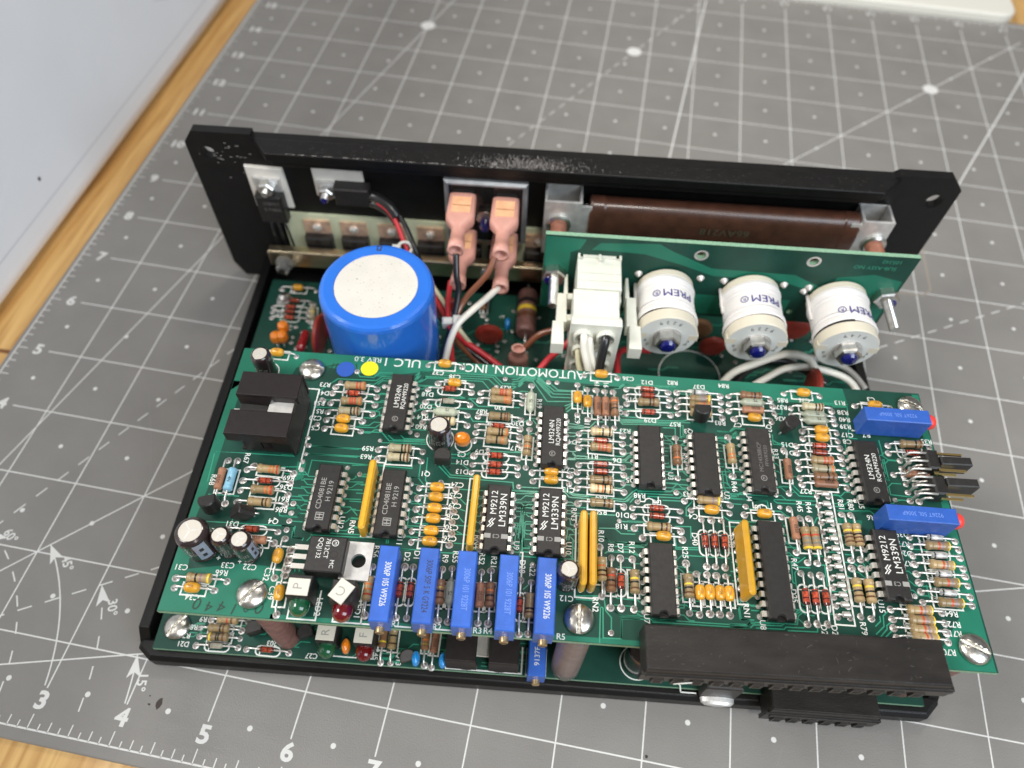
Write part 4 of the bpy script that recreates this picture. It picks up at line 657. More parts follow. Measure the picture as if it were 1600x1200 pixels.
D = math.radians
for a, s in ((15, 1), (30, 0), (45, 1), (60, 0), (75, 1)):
    if s:
        r1 = min(23 / math.cos(D(a)), 17.3 / math.sin(D(a)))
        line(0.8 * math.cos(D(a)), 0.8 * math.sin(D(a)), r1 * math.cos(D(a)), r1 * math.sin(D(a)), LW, Z + 0.0008)
    else:
        dashed(D(a), 0.9, min(23 / math.cos(D(a)), 17.3 / math.sin(D(a))))
arc(4.0, D(7), D(15))
arc(3.5, D(5), D(30), True)
arc(3.0, D(9.6), D(45))
arc(2.5, D(7), D(60), True)
for r, a, s, da in ((4.0, 15, '15°', -4.6), (3.5, 30, '30°', -5.5), (3.0, 45, '45°', -7), (2.5, 60, '60°', -6)):
    arrow(r, D(a))
    aa = D(a + da)
    rr_ = r + (0.12 if a < 50 else 0.13)
    g.text(s, 0.16, rr_ * math.cos(aa), rr_ * math.sin(aa), Z + 0.002, 'mat_print', rot=D(a + da - 90), bold=0.02)
for x, y in ((4.0, 15.0), (8.66, 15.0), (15.0, 15.0)):
    g.disc(x, y, Z + 0.002, 0.16, 'mat_print', 20)
line(9.55, 10.4, 10.15, 17.5, 0.03, Z + 0.001)
line(14.4, 10.48, 17.35, 16.5, 0.03, Z + 0.001)
# long thin rounded frame printed near the back corner of the mat
P = [(10.6, 11.35), (14.05, 11.45), (14.2, 11.35), (14.25, 9.1), (14.1, 8.95), (13.0, 8.9)]
g.ribbon(P, 0.035, Z + 0.0011, 'mat_ring')
g.obj('printed_grid', matobj, kind='stuff')
# old cuts and stains on the mat
g = MB()
random.seed(11)
for x0, y0, x1, y1 in ((4.35, 0.1, 4.75, 0.93), (4.45, 0.3, 5.05, 0.42), (5.3, 0.3, 5.6, 1.0), (7.9, 0.95, 8.2, 0.2), (9.3, 0.9, 9.15, 0.2), (11.6, 1.45, 11.45, 1.05),
                       (12.4, 1.6, 12.6, 0.6), (3.2, 5.2, 4.2, 5.5), (2.2, 5.1, 2.9, 5.35), (14.9, 6.2, 15.3, 5.4), (15.2, 3.4, 15.5, 3.2), (6.0, 0.5, 6.3, 0.9), (10.6, 0.9, 11.2, 1.3), (13.6, 0.9, 13.4, 1.5), (1.6, 1.2, 2.3, 2.6), (3.0, 3.2, 2.3, 4.6), (14.6, 4.6, 15.9, 4.1)):
    g.ribbon([(x0, y0), ((x0 + x1) / 2 + 0.02, (y0 + y1) / 2), (x1, y1)], 0.008, 0.0008, 'scratch')
for _ in range(150):
    x, y, a, l = random.uniform(0.3, 17), random.uniform(-0.05, 3.4), random.uniform(0, 3.1), random.uniform(0.05, 0.4)
    if random.random() < 0.5:
        x, y = random.uniform(13.4, 17), random.uniform(0, 12)
    g.ribbon([(x, y), (x + l * math.cos(a), y + l * math.sin(a))], 0.005, 0.0007, 'scratch')
g.obj('knife_scratch', matobj, kind='stuff')
g = MB()
for x, y, a, b_ in ((4.36, 0.56, 0.035, 0.07), (4.25, 0.53, 0.018, 0.012), (4.22, 0.62, 0.01, 0.01), (10.05, 1.05, 0.02, 0.02), (15.1, 0.85, 0.02, 0.012)):
    g.prism([(x + a * math.cos(t * PI / 6) * random.uniform(0.7, 1.1), y + b_ * math.sin(t * PI / 6) * random.uniform(0.8, 1.1)) for t in range(12)], 0, 0.0012, 'stain')
g.obj('stain', matobj)

mat('panel_white', (0.93, 0.94, 0.97), 0.38, var=0.02, scale=0.6, coat=0.1)
mat('panel_mark', (0.05, 0.05, 0.07), 0.6)
p_ = MB()
prof = [(0, 9)]
for k in range(9):
    a = D(90 * k / 8)
    prof.append((-0.42 + 0.42 * math.cos(a) - 0.0, 0.42 - 0.42 * math.sin(a)))
prof += [(-9, 0), (-9, 9)]
P = [(-0.62 + x, -0.1 + z) for x, z in prof]
n = len(P)
ys = (-4, 22)
V = [(x, y, z) for y in ys for x, z in P]
p_.add(V, [tuple(range(n)), tuple(n + i for i in reversed(range(n)))] + [(i, n + i, n + (i + 1) % n, (i + 1) % n) for i in range(n)], 'panel_white', False)
panel = p_.obj('white_case', label='large white plastic case with rounded lower edge standing left of the mat')
panel['category'] = 'case'
for pl in panel.data.polygons:
    pl.use_smooth = 1 <= pl.index - 2 <= 9
q = MB()
q.add([(-0.618, 7.57, 0.98), (-0.618, 7.62, 0.98), (-0.618, 7.63, 1.04), (-0.618, 7.57, 1.05)], [(0, 1, 2, 3)], 'panel_mark')
q.obj('dark_scuff', panel)
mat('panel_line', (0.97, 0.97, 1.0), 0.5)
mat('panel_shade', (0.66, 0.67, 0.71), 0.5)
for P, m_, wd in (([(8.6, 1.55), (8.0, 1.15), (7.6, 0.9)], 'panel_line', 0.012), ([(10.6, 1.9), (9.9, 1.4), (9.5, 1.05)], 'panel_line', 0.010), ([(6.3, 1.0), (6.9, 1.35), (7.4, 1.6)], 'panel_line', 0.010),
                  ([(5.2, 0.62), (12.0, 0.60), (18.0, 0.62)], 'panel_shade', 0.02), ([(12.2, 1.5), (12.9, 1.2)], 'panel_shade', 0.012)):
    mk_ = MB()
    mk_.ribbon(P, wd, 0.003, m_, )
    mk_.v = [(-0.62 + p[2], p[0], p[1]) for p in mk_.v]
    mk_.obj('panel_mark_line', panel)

mat('lid_white', (0.80, 0.78, 0.70), 0.4)
b_ = MB()
out = []
for cx, cy, a0 in ((17.36 - 0.3, 17.98 + 0.3, -90), (17.36 - 0.3, 24, 0), (8, 24, 90), (8, 17.98 + 0.3, 180)):
    for k in range(7):
        a = math.radians(a0 + 15 * k)
        out.append((cx + 0.35 * math.cos(a), cy + 0.35 * math.sin(a)))
xf = Matrix.Rotation(D(0.4), 4, 'Z')
b_.prism(out, 0.004, 0.2, 'lid_white', 0.04, xf=xf)
o = b_.obj('white_box', label='flat pale white box with a rounded corner lying beyond the top right of the mat')
o['category'] = 'box'

# ------------------------------------------------------------------ the opened drive
drive = bpy.data.objects.new('motor_drive', None)
scn.collection.objects.link(drive)
drive.location = (3.8729, 1.0537, 0)
drive.rotation_euler = (0, 0, math.radians(6.6))
drive['label'] = 'opened motor drive, stacked green circuit boards in black metal tray with tall back plate'
drive['category'] = 'circuit board'

# tray
ch = MB()
ch.box(0.09, 9.53, 0.10, 6.15, 0.0, 0.12, 'plate_black')
ch.prism([(0.26, -0.13), (9.36, -0.13), (9.53, 0.04), (9.53, 0.14), (0.09, 0.14), (0.09, 0.0)], 0.0, 0.30, 'plate_black', 0.05, chb=0.04)
ch.obj('tray_floor', drive, bevel=0.012)
for x0, x1 in ((0.09, 0.22), (9.40, 9.53)):
    s = MB()
    # side view (v, z) with the slanted front end
    P = [(0.02, 0.05), (0.07, 0.0), (6.15, 0.0), (6.15, 0.43), (0.20, 0.43), (0.02, 0.20)]
    V = [(x, v, z) for x in (x0, x1) for v, z in P]
    n = len(P)
    s.add(V, [tuple(range(n)), tuple(n + i for i in reversed(range(n)))] + [(i, n + i, n + (i + 1) % n, (i + 1) % n) for i in range(n)][:], 'plate_black')
    s.obj('tray_wall', drive, bevel=0.012)

# back plate: (u, z) outline extruded in v
FV = 6.15
ears = [(-0.33, 0.0), (10.02, 0.0), (10.18, 0.22), (10.18, 2.67), (10.0, 2.86), (9.30, 2.86), (9.22, 2.80), (0.50, 2.80), (0.50, 2.86), (-0.32, 2.86), (-0.46, 2.67), (-0.46, 0.30)]
bp_ = plate(ears, [(9.91, 2.46, 0.115), (-0.18, 2.51, 0.10)], -0.14, 0, 'plate_black', xf=T(0, FV, 0) @ TOV)
backplate = bp_.obj('back_plate', drive, bevel=0.01)
fl = MB()
xs = [(0.52, 6.16), (0.76, 5.84), (9.03, 5.84), (9.32, 6.16)]
fl.prism([xs[1], xs[2], xs[3], xs[0]], 2.68, 2.81, 'plate_black', 0.012)
fl.prism([(0.80, 5.88), (9.0, 5.88), (9.1, 6.16), (0.70, 6.16)], 2.58, 2.681, 'plate_black')
flange = fl.obj('plate_flange', backplate, bevel=0.008)
mat('scuff_mark', (0.46, 0.43, 0.41), 0.5)
mat('scuff_dim', (0.14, 0.13, 0.125), 0.5)
sc = MB()
random.seed(3)
for _ in range(1500):
    t = random.gauss(0, 1)
    u = 4.30 + t * 0.42
    v = 5.86 + abs(random.gauss(0, 0.12))
    if v > 6.13 or random.random() < abs(t) * 0.3:
        continue
    l = random.uniform(0.006, 0.06)
    a = random.uniform(1.35, 1.8)
    sc.ribbon([(u, v), (u + l * math.cos(a), min(6.14, v + l * math.sin(a)))], random.uniform(0.0015, 0.0045), 2.8112, random.choice(('scuff_mark', 'scuff_dim', 'scuff_dim')))
for _ in range(260):
    u, v = random.uniform(0.8, 9.0), random.uniform(5.86, 6.12)
    l = random.uniform(0.004, 0.014)
    sc.ribbon([(u, v), (u + l, v + l * 0.3)], random.uniform(0.003, 0.006), 2.8112, 'scuff_dim')
for _ in range(90):
    u = random.choice((random.gauss(1.3, 0.5), random.gauss(3.5, 0.5), random.gauss(2.3, 0.3)))
    l = random.uniform(0.01, 0.08)
    if 0.85 < u < 8.8:
        sc.ribbon([(u, 5.858), (u + l, 5.859)], 0.006, 2.8113, 'scuff_mark')
for _ in range(26):
    u, z = random.gauss(0.02, 0.22), random.gauss(2.45, 0.2)
    if z < 2.7 and u > -0.35 and u < 0.5:
        l = random.uniform(0.01, 0.06)
        sc.add([(u, FV - 0.0015, z), (u + l, FV - 0.0015, z), (u + l, FV - 0.0015, z + 0.008), (u, FV - 0.0015, z + 0.008)], [(0, 1, 2, 3)], 'scuff_mark')
sc.obj('worn_paint', backplate, kind='stuff')

# ------------------------------------------------------------------ component builders (local origin on the board surface)
def lead_pair(mb, L, h, bl, r=0.0125):
    for s in (-1, 1):
        mb.tube([(s * L / 2, 0, -0.0), (s * L / 2, 0, h * 0.45), (s * (L / 2 - 0.012), 0, h * 0.8), (s * (L / 2 - 0.045), 0, h), (s * bl * 0.45, 0, h)], r, 'lead', 6, caps=False)


def axial(kind, L, code, bands):
    mb = MB()
    if kind == 'res':
        h, hl, r = 0.062, 0.128, 0.043
        body = {'t': 'tan', 'c': 'cream', 'p': 'pale', 'b': 'umber'}[code]
        base = [(-1, 0.018), (-0.97, 0.036), (-0.86, 0.052), (-0.62, 0.052), (-0.5, 0.045), (0.5, 0.045), (0.62, 0.052), (0.86, 0.052), (0.97, 0.036), (1, 0.018)]

        def R(x):
            for (a, ra), (b, rb) in zip(base, base[1:]):
                if a <= x <= b:
                    return ra + (rb - ra) * (x - a) / (b - a)
            return 0.018
        xs = set(a for a, _ in base)
        bw = 0.075
        for p, c in bands:
            xs |= {max(-0.95, p - bw), min(0.95, p + bw)}
        xs = sorted(xs)
        segs = []
        for a, b in zip(xs, xs[1:]):
            mid = (a + b) / 2
            cc = body
            for p, c in bands:
                if abs(mid - p) < bw:
                    cc = 'band_' + c
            segs.append(cc)
        mb.lathe([(x * hl, R(x)) for x in xs], segs, 12, T(0, 0, h) @ RXM)
        lead_pair(mb, L, h, 2 * hl)
    elif kind == 'cap':
        h, hl = 0.060, 0.080
        P = [(-1, 0.012), (-0.95, 0.028), (-0.8, 0.043), (-0.5, 0.052), (0, 0.055), (0.5, 0.052), (0.8, 0.043), (0.95, 0.028), (1, 0.012)]
        mb.lathe([(x * hl, r) for x, r in P], 'cap_yellow', 12, T(0, 0, h) @ RXM)
        mb.text('104', 0.042, 0, 0, h + 0.0555, 'precision_brown', wx=0.9)
        lead_pair(mb, L, h, 2 * hl, 0.011)
    elif kind in ('dio', 'gdio', 'wdio'):
        h, hl = 0.05, 0.085
        g_ = {'dio': 'glass_red', 'gdio': 'glass_clear', 'wdio': 'glass_white'}[kind]
        xs = [(-1, 0.016), (-0.92, 0.030), (-0.78, 0.034), (-0.6, 0.034), (0.12, 0.034), (0.26, 0.034), (0.70, 0.034), (0.92, 0.030), (1, 0.016)]
        ms = ['glass_dark', g_, 'band_k', g_, 'glass_dark', g_, 'glass_dark', 'glass_dark'] if kind == 'dio' else [g_, g_, 'band_k', g_, g_, g_, g_, g_]
        mb.lathe([(x * hl, r) for x, r in xs], ms, 12, T(0, 0, h) @ RXM)
        lead_pair(mb, L, h, 2 * hl, 0.011)
    elif kind in ('gry', 'brn', 'blu'):
        h = 0.058
        hl, mt = {'gry': (0.155, 'precision_grey'), 'brn': (0.128, 'precision_brown'), 'blu': (0.135, 'precision_blue')}[kind]
        r = 0.052 if kind != 'brn' else 0.045
        if kind == 'gry':
            P = [(-1, 0.014), (-0.85, 0.024), (-0.7, 0.044), (-0.6, r), (0.6, r), (0.7, 0.044), (0.85, 0.024), (1, 0.014)]
        else:
            P = [(-1, 0.02), (-0.96, r * 0.8), (-0.88, r), (-0.7, r), (-0.6, r * 0.94), (0.6, r * 0.94), (0.7, r), (0.88, r), (0.96, r * 0.8), (1, 0.02)]
        mb.lathe([(x * hl, q) for x, q in P], mt, 12, T(0, 0, h) @ RXM)
        mb.text({'gry': '75', 'brn': '0550', 'blu': '4N'}[kind], 0.055, 0.02, 0, h + r + 0.0015, 'ink_dark', rot=PI if kind == 'gry' else 0, wx=0.9)
        lead_pair(mb, L, h, 2 * hl, 0.012)
    return mb


NAMES = {'res': 'resistor', 'cap': 'ceramic_capacitor', 'dio': 'diode', 'gdio': 'diode', 'wdio': 'diode', 'gry': 'resistor', 'brn': 'resistor', 'blu': 'resistor'}
AXLAB = {'gdio': 'clear glass diode', 'wdio': 'white and black glass diode', 'gry': 'pale grey tapered resistor', 'brn': 'brown resistor with dark print', 'blu': 'light blue resistor'}
_ac = {}


def place_axials(rows, z, parent, pads, silk):
    for (u1, v1, u2, v2, kind, code, bands) in rows:
        du, dv = u2 - u1, v2 - v1
        L = math.hypot(du, dv)
        # boards are laid out square: snap nearly square parts to the axes
        a = math.atan2(dv, du)
        k = round(a / (PI / 2))
        if abs(a - k * PI / 2) < 0.16:
            a = k * PI / 2 + random.uniform(-0.03, 0.03)
        cu, cv = (u1 + u2) / 2, (v1 + v2) / 2
        L = min(max(L, 0.36), 0.56)
        L = round(L / 0.02) * 0.02
        key = (kind, L, code, tuple(bands))
        if key not in _ac:
            _ac[key] = axial(kind, L, code, bands).mesh(NAMES[kind])
        mobj(_ac[key], NAMES[kind], parent, (cu, cv, z + random.uniform(0, 0.008)), a, AXLAB.get(kind), rot=(random.uniform(-0.15, 0.15), random.uniform(-0.02, 0.02), a))
        c, s = math.cos(a), math.sin(a)
        for q in (-1, 1):
            pads.append((cu + q * L / 2 * c, cv + q * L / 2 * s, 0.040))
        hw, hh = (0.145, 0.058) if kind in ('res', 'gry', 'brn', 'blu') else ((0.125, 0.062) if kind == 'cap' else (0.145, 0.054))
        P = [(-hw, -hh), (hw, -hh), (hw, hh), (-hw, hh)]
        if 'dio' in kind:
            P = []
            for cx, a0 in ((hw - hh, -90), (-(hw - hh), 90)):
                P += [(cx + hh * math.cos(D(a0 + t)), hh * math.sin(D(a0 + t))) for t in range(0, 181, 30)]
            silk.ribbon([(cu + x * c - y * s, cv + x * s + y * c) for x, y in ((-0.09, -hh), (-0.09, hh))], 0.012, z + 0.0026, 'silk')
        silk.ribbon([(cu + x * c - y * s, cv + x * s + y * c) for x, y in P], 0.017, z + 0.0024, 'silk', closed=True)


def dip(n, L, lines, logo=None, W=0.25):
    """integrated circuit along y, notch at the -y end; n pins"""
    mb = MB()
    w, l = W / 2, L / 2
    nn = 8
    notch = [(0.045 * math.cos(PI - PI * i / nn), -l + 0.045 * math.sin(PI - PI * i / nn)) for i in range(nn + 1)]
    lower = [(-w, -l), (w, -l), (w, l), (-w, l)]
    V = []
    t = 0.012
    # lower half tapers out to the seam, upper half tapers in to the top
    mb.add([(-w + t, -l + t, 0.045), (w - t, -l + t, 0.045), (w - t, l - t, 0.045), (-w + t, l - t, 0.045),
            (-w, -l, 0.11), (w, -l, 0.11), (w, l, 0.11), (-w, l, 0.11)], [(3, 2, 1, 0), (0, 1, 5, 4), (1, 2, 6, 5), (2, 3, 7, 6), (3, 0, 4, 7), (4, 5, 6, 7)], 'epoxy_black')
    P = [(-w, -l)] + notch + [(w, -l), (w, l), (-w, l)]
    mb.prism(P, 0.1101, 0.18, 'epoxy_black', 0.013)
    for sd in (-1, 1):
        for i in range(n // 2):
            y = (i - (n // 2 - 1) / 2) * 0.1
            x = sd * w
            # shoulder, knee and leg
            mb.box(min(x, x + sd * 0.035), max(x, x + sd * 0.035), y - 0.029, y + 0.029, 0.095, 0.108, 'tin')
            mb.add([(x + sd * 0.035, y - 0.029, 0.108), (x + sd * 0.035, y + 0.029, 0.108), (x + sd * 0.048, y + 0.029, 0.09), (x + sd * 0.048, y - 0.029, 0.09),
                    (x + sd * 0.05, y - 0.029, 0.055), (x + sd * 0.05, y + 0.029, 0.055), (x + sd * 0.05, y - 0.010, 0.04), (x + sd * 0.05, y + 0.010, 0.04),
                    (x + sd * 0.05, y - 0.010, 0.0), (x + sd * 0.05, y + 0.010, 0.0)],
                   [(0, 1, 2, 3), (3, 2, 5, 4), (4, 5, 7, 6), (6, 7, 9, 8)], 'tin')
    zt = 0.1806
    ink = 'ink_white'
    for (s, dx, dy, sz, ik) in lines:
        mb.text(s, sz, dx, dy, zt, ik, rot=PI / 2, wx=1.04)
    if logo == 'M':
        mb.disc(0.0, -0.24, zt, 0.034, 'ink_grey', 16, 0.028)
        mb.text('M', 0.042, 0, -0.24, zt, 'ink_grey', rot=PI / 2)
    if logo == 'H':
        P = [(-0.04, -0.27), (0.04, -0.27), (0.04, -0.19), (-0.04, -0.19)]
        mb.ribbon(P, 0.008, zt, 'ink_grey', closed=True)
        for q in (-0.018, 0.018):
            mb.ribbon([(-0.032, -0.23 + q), (-0.004, -0.23 + q)], 0.012, zt, 'ink_grey')
            mb.ribbon([(0.004, -0.23 + q), (0.032, -0.23 + q)], 0.012, zt, 'ink_grey')
        mb.ribbon([(0, -0.262), (0, -0.198)], 0.008, zt, 'ink_grey')
    if logo == 'N':
        for q in (0, 0.028):
            mb.ribbon([(-0.10 + q, -0.115), (-0.065 + q, -0.075), (-0.085 + q, -0.055), (-0.05 + q, -0.015)], 0.011, zt, 'ink_white')
        mb.box(-0.122, -0.055, -0.235, -0.185, zt - 0.0003, zt + 0.0002, 'ink_grey')
        mb.box(0.055, 0.122, -0.235, -0.185, zt - 0.0003, zt + 0.0002, 'ink_grey')
        mb.text('C3', 0.062, 0.0, -0.21, zt, 'ink_grey', rot=PI)
    return mb


def trimmer(txt, ink='ink_white', rev=False):
    """trimmer along y, adjusting screw at the -y end"""
    mb = MB()
    mb.prism([(-0.095, -0.375), (0.095, -0.375), (0.095, 0.375), (-0.095, 0.375)], 0.03, 0.345, 'pot_blue', 0.010)
    mb.box(-0.08, 0.08, -0.30, -0.2, 0.0, 0.03, 'pot_blue')
    mb.box(-0.08, 0.08, 0.2, 0.30, 0.0, 0.03, 'pot_blue')
    xf = T(0, -0.37, 0.13) @ TOV
    mb.lathe([(0, 0.045), (0.055, 0.045), (0.062, 0.038)], 'brass', 14, xf)
    mb.box(-0.036, 0.036, -0.4345, -0.431, 0.123, 0.137, 'void')
    mb.text(txt, 0.088, 0.01, -0.01, 0.3458, ink, rot=-PI / 2, wx=0.66)
    return mb


def sip(L, k=0):
    mb = MB()
    P = []
    r = 0.037
    for cy, a0 in ((L / 2 - r, 0), (-(L / 2 - r), 180)):
        P += [(r * math.cos(D(a0 + t)), cy + r * math.sin(D(a0 + t))) for t in range(0, 181, 30)]
    mb.prism(P, 0.05, 0.30, 'sip_ochre', 0.020, chb=0.01)
    n = int(L / 0.1)
    for i in range(n):
        y = (i - (n - 1) / 2) * 0.1
        mb.lathe([(0.02, 0.02), (0.05, 0.036), (0.075, 0.043)], 'sip_ochre', 8, T(0, y, 0))
        mb.box(-0.012, 0.012, y - 0.01, y + 0.01, 0, 0.05, 'lead')
    return mb


def can(r, h, ang, txt):
    mb = MB()
    mb.lathe([(0.02, r * 0.96), (0.05, r), (h * 0.13, r), (h * 0.155, r * 0.95), (h * 0.19, r), (h - 0.07, r), (h - 0.035, r * 0.96), (h - 0.012, r * 0.86), (h, r * 0.74), (h + 0.002, r * 0.70), (h - 0.004, r * 0.67)],
             'can_sleeve', 28)
    mb.disc(0, 0, h - 0.001, r * 0.68, 'can_top', 28)
    for a in (PI / 2, PI / 2 + 2.09, PI / 2 + 4.19):
        mb.ribbon([(0, 0), (r * 0.55 * math.cos(a + 0.7), r * 0.55 * math.sin(a + 0.7))], 0.010, h - 0.0003, 'aluminium')
    # polarity stripe
    V, F = [], []
    ns = 5
    for i in range(ns + 1):
        a = ang + (i / ns - 0.5) * 0.75
        for z in (h * 0.22, h - 0.04):
            V.append((math.cos(a) * (r + 0.001), math.sin(a) * (r + 0.001), z))
    F = [(2 * i, 2 * i + 2, 2 * i + 3, 2 * i + 1) for i in range(ns)]
    mb.add(V, F, 'can_stripe', True)
    for kz in (0.40, 0.66):
        a = ang
        V = [((r + 0.002) * math.cos(a + s), (r + 0.002) * math.sin(a + s), h * kz + q) for s, q in ((-0.12, -0.03), (0.12, -0.03), (0.12, 0.03), (-0.12, 0.03))]
        mb.add(V, [(0, 1, 2, 3)], 'ink_dark')

    def wrap(a0):
        def f(q):
            # q.x runs up the can, q.y round it
            a = a0 + q[1] / r
            return ((r + 0.0015) * math.cos(a), (r + 0.0015) * math.sin(a), q[0])
        return f
    for a0, s, sz in ((-PI / 2 - 0.55, txt, 0.075), (-PI / 2 - 0.05, '25V', 0.07), (-PI / 2 + 0.4, 'IIIII', 0.06)):
        mb.text(s, sz, h * 0.52, 0, 0, 'ink_grey', rot=0, wx=0.8, warp=wrap(a0))
    return mb


def to92(hh=0.10, tilt=0.0, rough='epoxy_black'):
    mb = MB()
    r = 0.095
    P = [(r * math.cos(D(t)), r * math.sin(D(t))) for t in range(-30, 211, 20)]
    mb.prism(P, hh, hh + 0.18, rough, 0.012)
    for x in (-0.05, 0, 0.05):
        mb.tube([(x * 1.6, 0, 0), (x * 1.4, 0, hh * 0.4), (x, 0.0, hh + 0.01)], 0.011, 'lead', 6)
    return mb


def dome_screw(r=0.155, h=0.085, slot=0.035, name='s'):
    """slotted pan head, built once with a boolean cut"""
    mb = MB()
    P = [(0.0, r * 0.94), (0.015, r)]
    P += [(0.015 + (h - 0.015) * math.sin(D(t)), r * math.cos(D(t)) * (1 - 0.0)) for t in (15, 30, 45, 60, 72, 82)]
    prof = P + [(h, r * 0.05)]
    # closed welded solid for the boolean
    import bmesh
    seg = 28
    bm = bmesh.new()
    rings = []
    for z, q in prof:
        rings.append([bm.verts.new((q * math.cos(2 * PI * i / seg), q * math.sin(2 * PI * i / seg), z)) for i in range(seg)])
    for a, b in zip(rings, rings[1:]):
        for i in range(seg):
            bm.faces.new((a[i], a[(i + 1) % seg], b[(i + 1) % seg], b[i]))
    bm.faces.new(list(reversed(rings[0])))
    bm.faces.new(rings[-1])
    me = bpy.data.meshes.new('s')
    bm.to_mesh(me)
    bm.free()
    for p in me.polygons:
        p.use_smooth = True
    me.materials.append(MATS['screw_steel'])
    o = bpy.data.objects.new('s', me)
    scn.collection.objects.link(o)
    c = MB().box(-slot / 2, slot / 2, -r * 1.2, r * 1.2, h * 0.42, h * 2, 'screw_steel').obj('c')
    md = o.modifiers.new('b', 'BOOLEAN')
    md.operation = 'DIFFERENCE'
    md.object = c
    dg = bpy.context.evaluated_depsgraph_get()
    res = bpy.data.meshes.new_from_object(o.evaluated_get(dg))
    bpy.data.objects.remove(o)
    bpy.data.objects.remove(c)
    for p in res.polygons:
        p.use_smooth = p.normal.z > 0.02 and p.area > 0 and not abs(p.normal.x) > 0.97 and not p.normal.z > 0.9999
    return res


SCREW = dome_screw()


def screw(parent, u, v, z, rz, washer=True):
    o = mobj(SCREW, 'screw', parent, (u, v, z + 0.001), rz)
    return o


def hexnut(mb, r, h, m, xf):
    P = [(r * math.cos(D(60 * k + 15)), r * math.sin(D(60 * k + 15))) for k in range(6)]
    mb.prism(P, 0, h, m, 0.02, xf=xf)


def stud(mb, r, L, m, xf):
    prof = []
    z = 0
    while z < L:
        prof += [(z, r), (z + 0.016, r * 0.80)]
        z += 0.036
    prof += [(L, r * 0.8)]
    mb.lathe(prof, m, 14, xf, smooth=False)


def draw_texts(mb, rows, z, size=0.085):
    for u, v, o, s in rows:
        mb.text(s, size, u, v, z, 'silk', rot={'F': PI, 'V': -PI / 2, 'N': 0, 'U': PI / 2}[o], wx=0.98, bold=0.012)


def pads_mesh(pads, z):
    mb = MB()
    for (u, v, r) in pads:
        r *= random.uniform(0.88, 1.08)
        h = random.uniform(0.7, 1.5)
        sk = Matrix.Diagonal((random.uniform(0.92, 1.1), random.uniform(0.92, 1.1), 1, 1))
        mb.lathe([(0.003, r), (0.006 * h, r * 0.86), (0.013 * h, r * 0.62), (0.022 * h, r * 0.34)], ['solder', 'solder', 'hole'] if r > 0.03 else 'solder', 10, T(u + random.uniform(-.003, .003), v + random.uniform(-.003, .003), z) @ sk)
    return mb
# ------------------------------------------------------------------ lower board
LZ = 0.4
lb = MB()
lb.box(0.32, 9.28, -0.02, 5.72, LZ - 0.062, LZ - 0.001, 'laminate')
lb.add([(0.32, -0.02, LZ), (9.28, -0.02, LZ), (9.28, 5.72, LZ), (0.32, 5.72, LZ)], [(0, 1, 2, 3)], 'mask')
lower = lb.obj('lower_circuit_board', drive)
UZ = 2.0
ub = MB()
ub.box(0.98, 9.22, -0.02, 3.22, UZ - 0.062, UZ - 0.001, 'laminate')
ub.add([(0.98, -0.02, UZ), (9.22, -0.02, UZ), (9.22, 3.22, UZ), (0.98, 3.22, UZ)], [(0, 1, 2, 3)], 'mask')
upper = ub.obj('upper_circuit_board', drive)

# ---- upper board print, traces and components
pads, silk, tr = [], MB(), MB()
Z1 = UZ
for P in ([(0.985, 2.60), (1.10, 2.72), (1.62, 2.76), (1.68, 2.98), (1.95, 3.03), (2.7, 2.93), (3.3, 3.06), (4.9, 3.04), (5.6, 3.02), (6.0, 3.0), (7.0, 2.98), (8.24, 2.96), (8.32, 3.02), (8.30, 3.215), (0.985, 3.215)],
          [(0.985, 0.95), (1.06, 0.95), (1.10, 1.45), (1.10, 2.73), (0.985, 2.73)],
          [(0.985, -0.015), (2.14, -0.015), (2.12, 0.50), (1.7, 0.52), (1.15, 0.42), (1.08, 0.95), (0.985, 0.95)],
          [(9.20, -0.015), (8.6, -0.015), (8.62, 0.05), (8.98, 0.5), (9.02, 1.3), (9.12, 1.7), (9.13, 3.2), (9.21, 3.2)],
          [(3.2, -0.015), (5.8, -0.015), (5.8, 0.035), (3.2, 0.035)], [(2.1, -0.015), (3.25, -0.015), (3.25, 0.03), (2.1, 0.03)],
          [(1.98, 1.72), (2.08, 1.72), (2.09, 1.52), (2.0, 1.48), (1.99, 1.60)],
          [(5.72, 2.45), (5.74, 2.40), (5.5, 2.40)], [(7.76, 1.42), (8.18, 1.42), (8.2, 1.49), (7.9, 1.50)], [(6.75, 2.38), (6.98, 2.42), (6.95, 2.5), (6.85, 2.43), (6.72, 2.42)]):
    tr.add([(x, y, Z1 + 0.0008) for x, y in P], [tuple(range(len(P)))], 'pour')
for P in TRU:
    tr.ribbon(P, 0.0125, Z1 + 0.0016, 'trace')
place_axials(AXU, UZ, upper, pads, silk)
for v in VIA:
    pads.append((v[0], v[1], 0.030))
draw_texts(silk, TXU, UZ + 0.003)
L_ = POS['auto0'][0] - POS['auto1'][0]
silk.text('AUTOMOTION, INC.', 0.175, (POS['auto0'][0] + POS['auto1'][0]) / 2, POS['auto'][1] + 0.01, UZ + 0.003, 'silk', rot=PI, wx=0.92)
silk.text('ULC 1', 0.17, POS['ulc'][0] - 0.06, POS['ulc'][1] + 0.02, UZ + 0.003, 'silk', rot=PI, wx=1.05)
silk.text('REV 3.0', 0.10, POS['rev'][0], POS['rev'][1] + 0.02, UZ + 0.003, 'silk', rot=PI, wx=1.05)
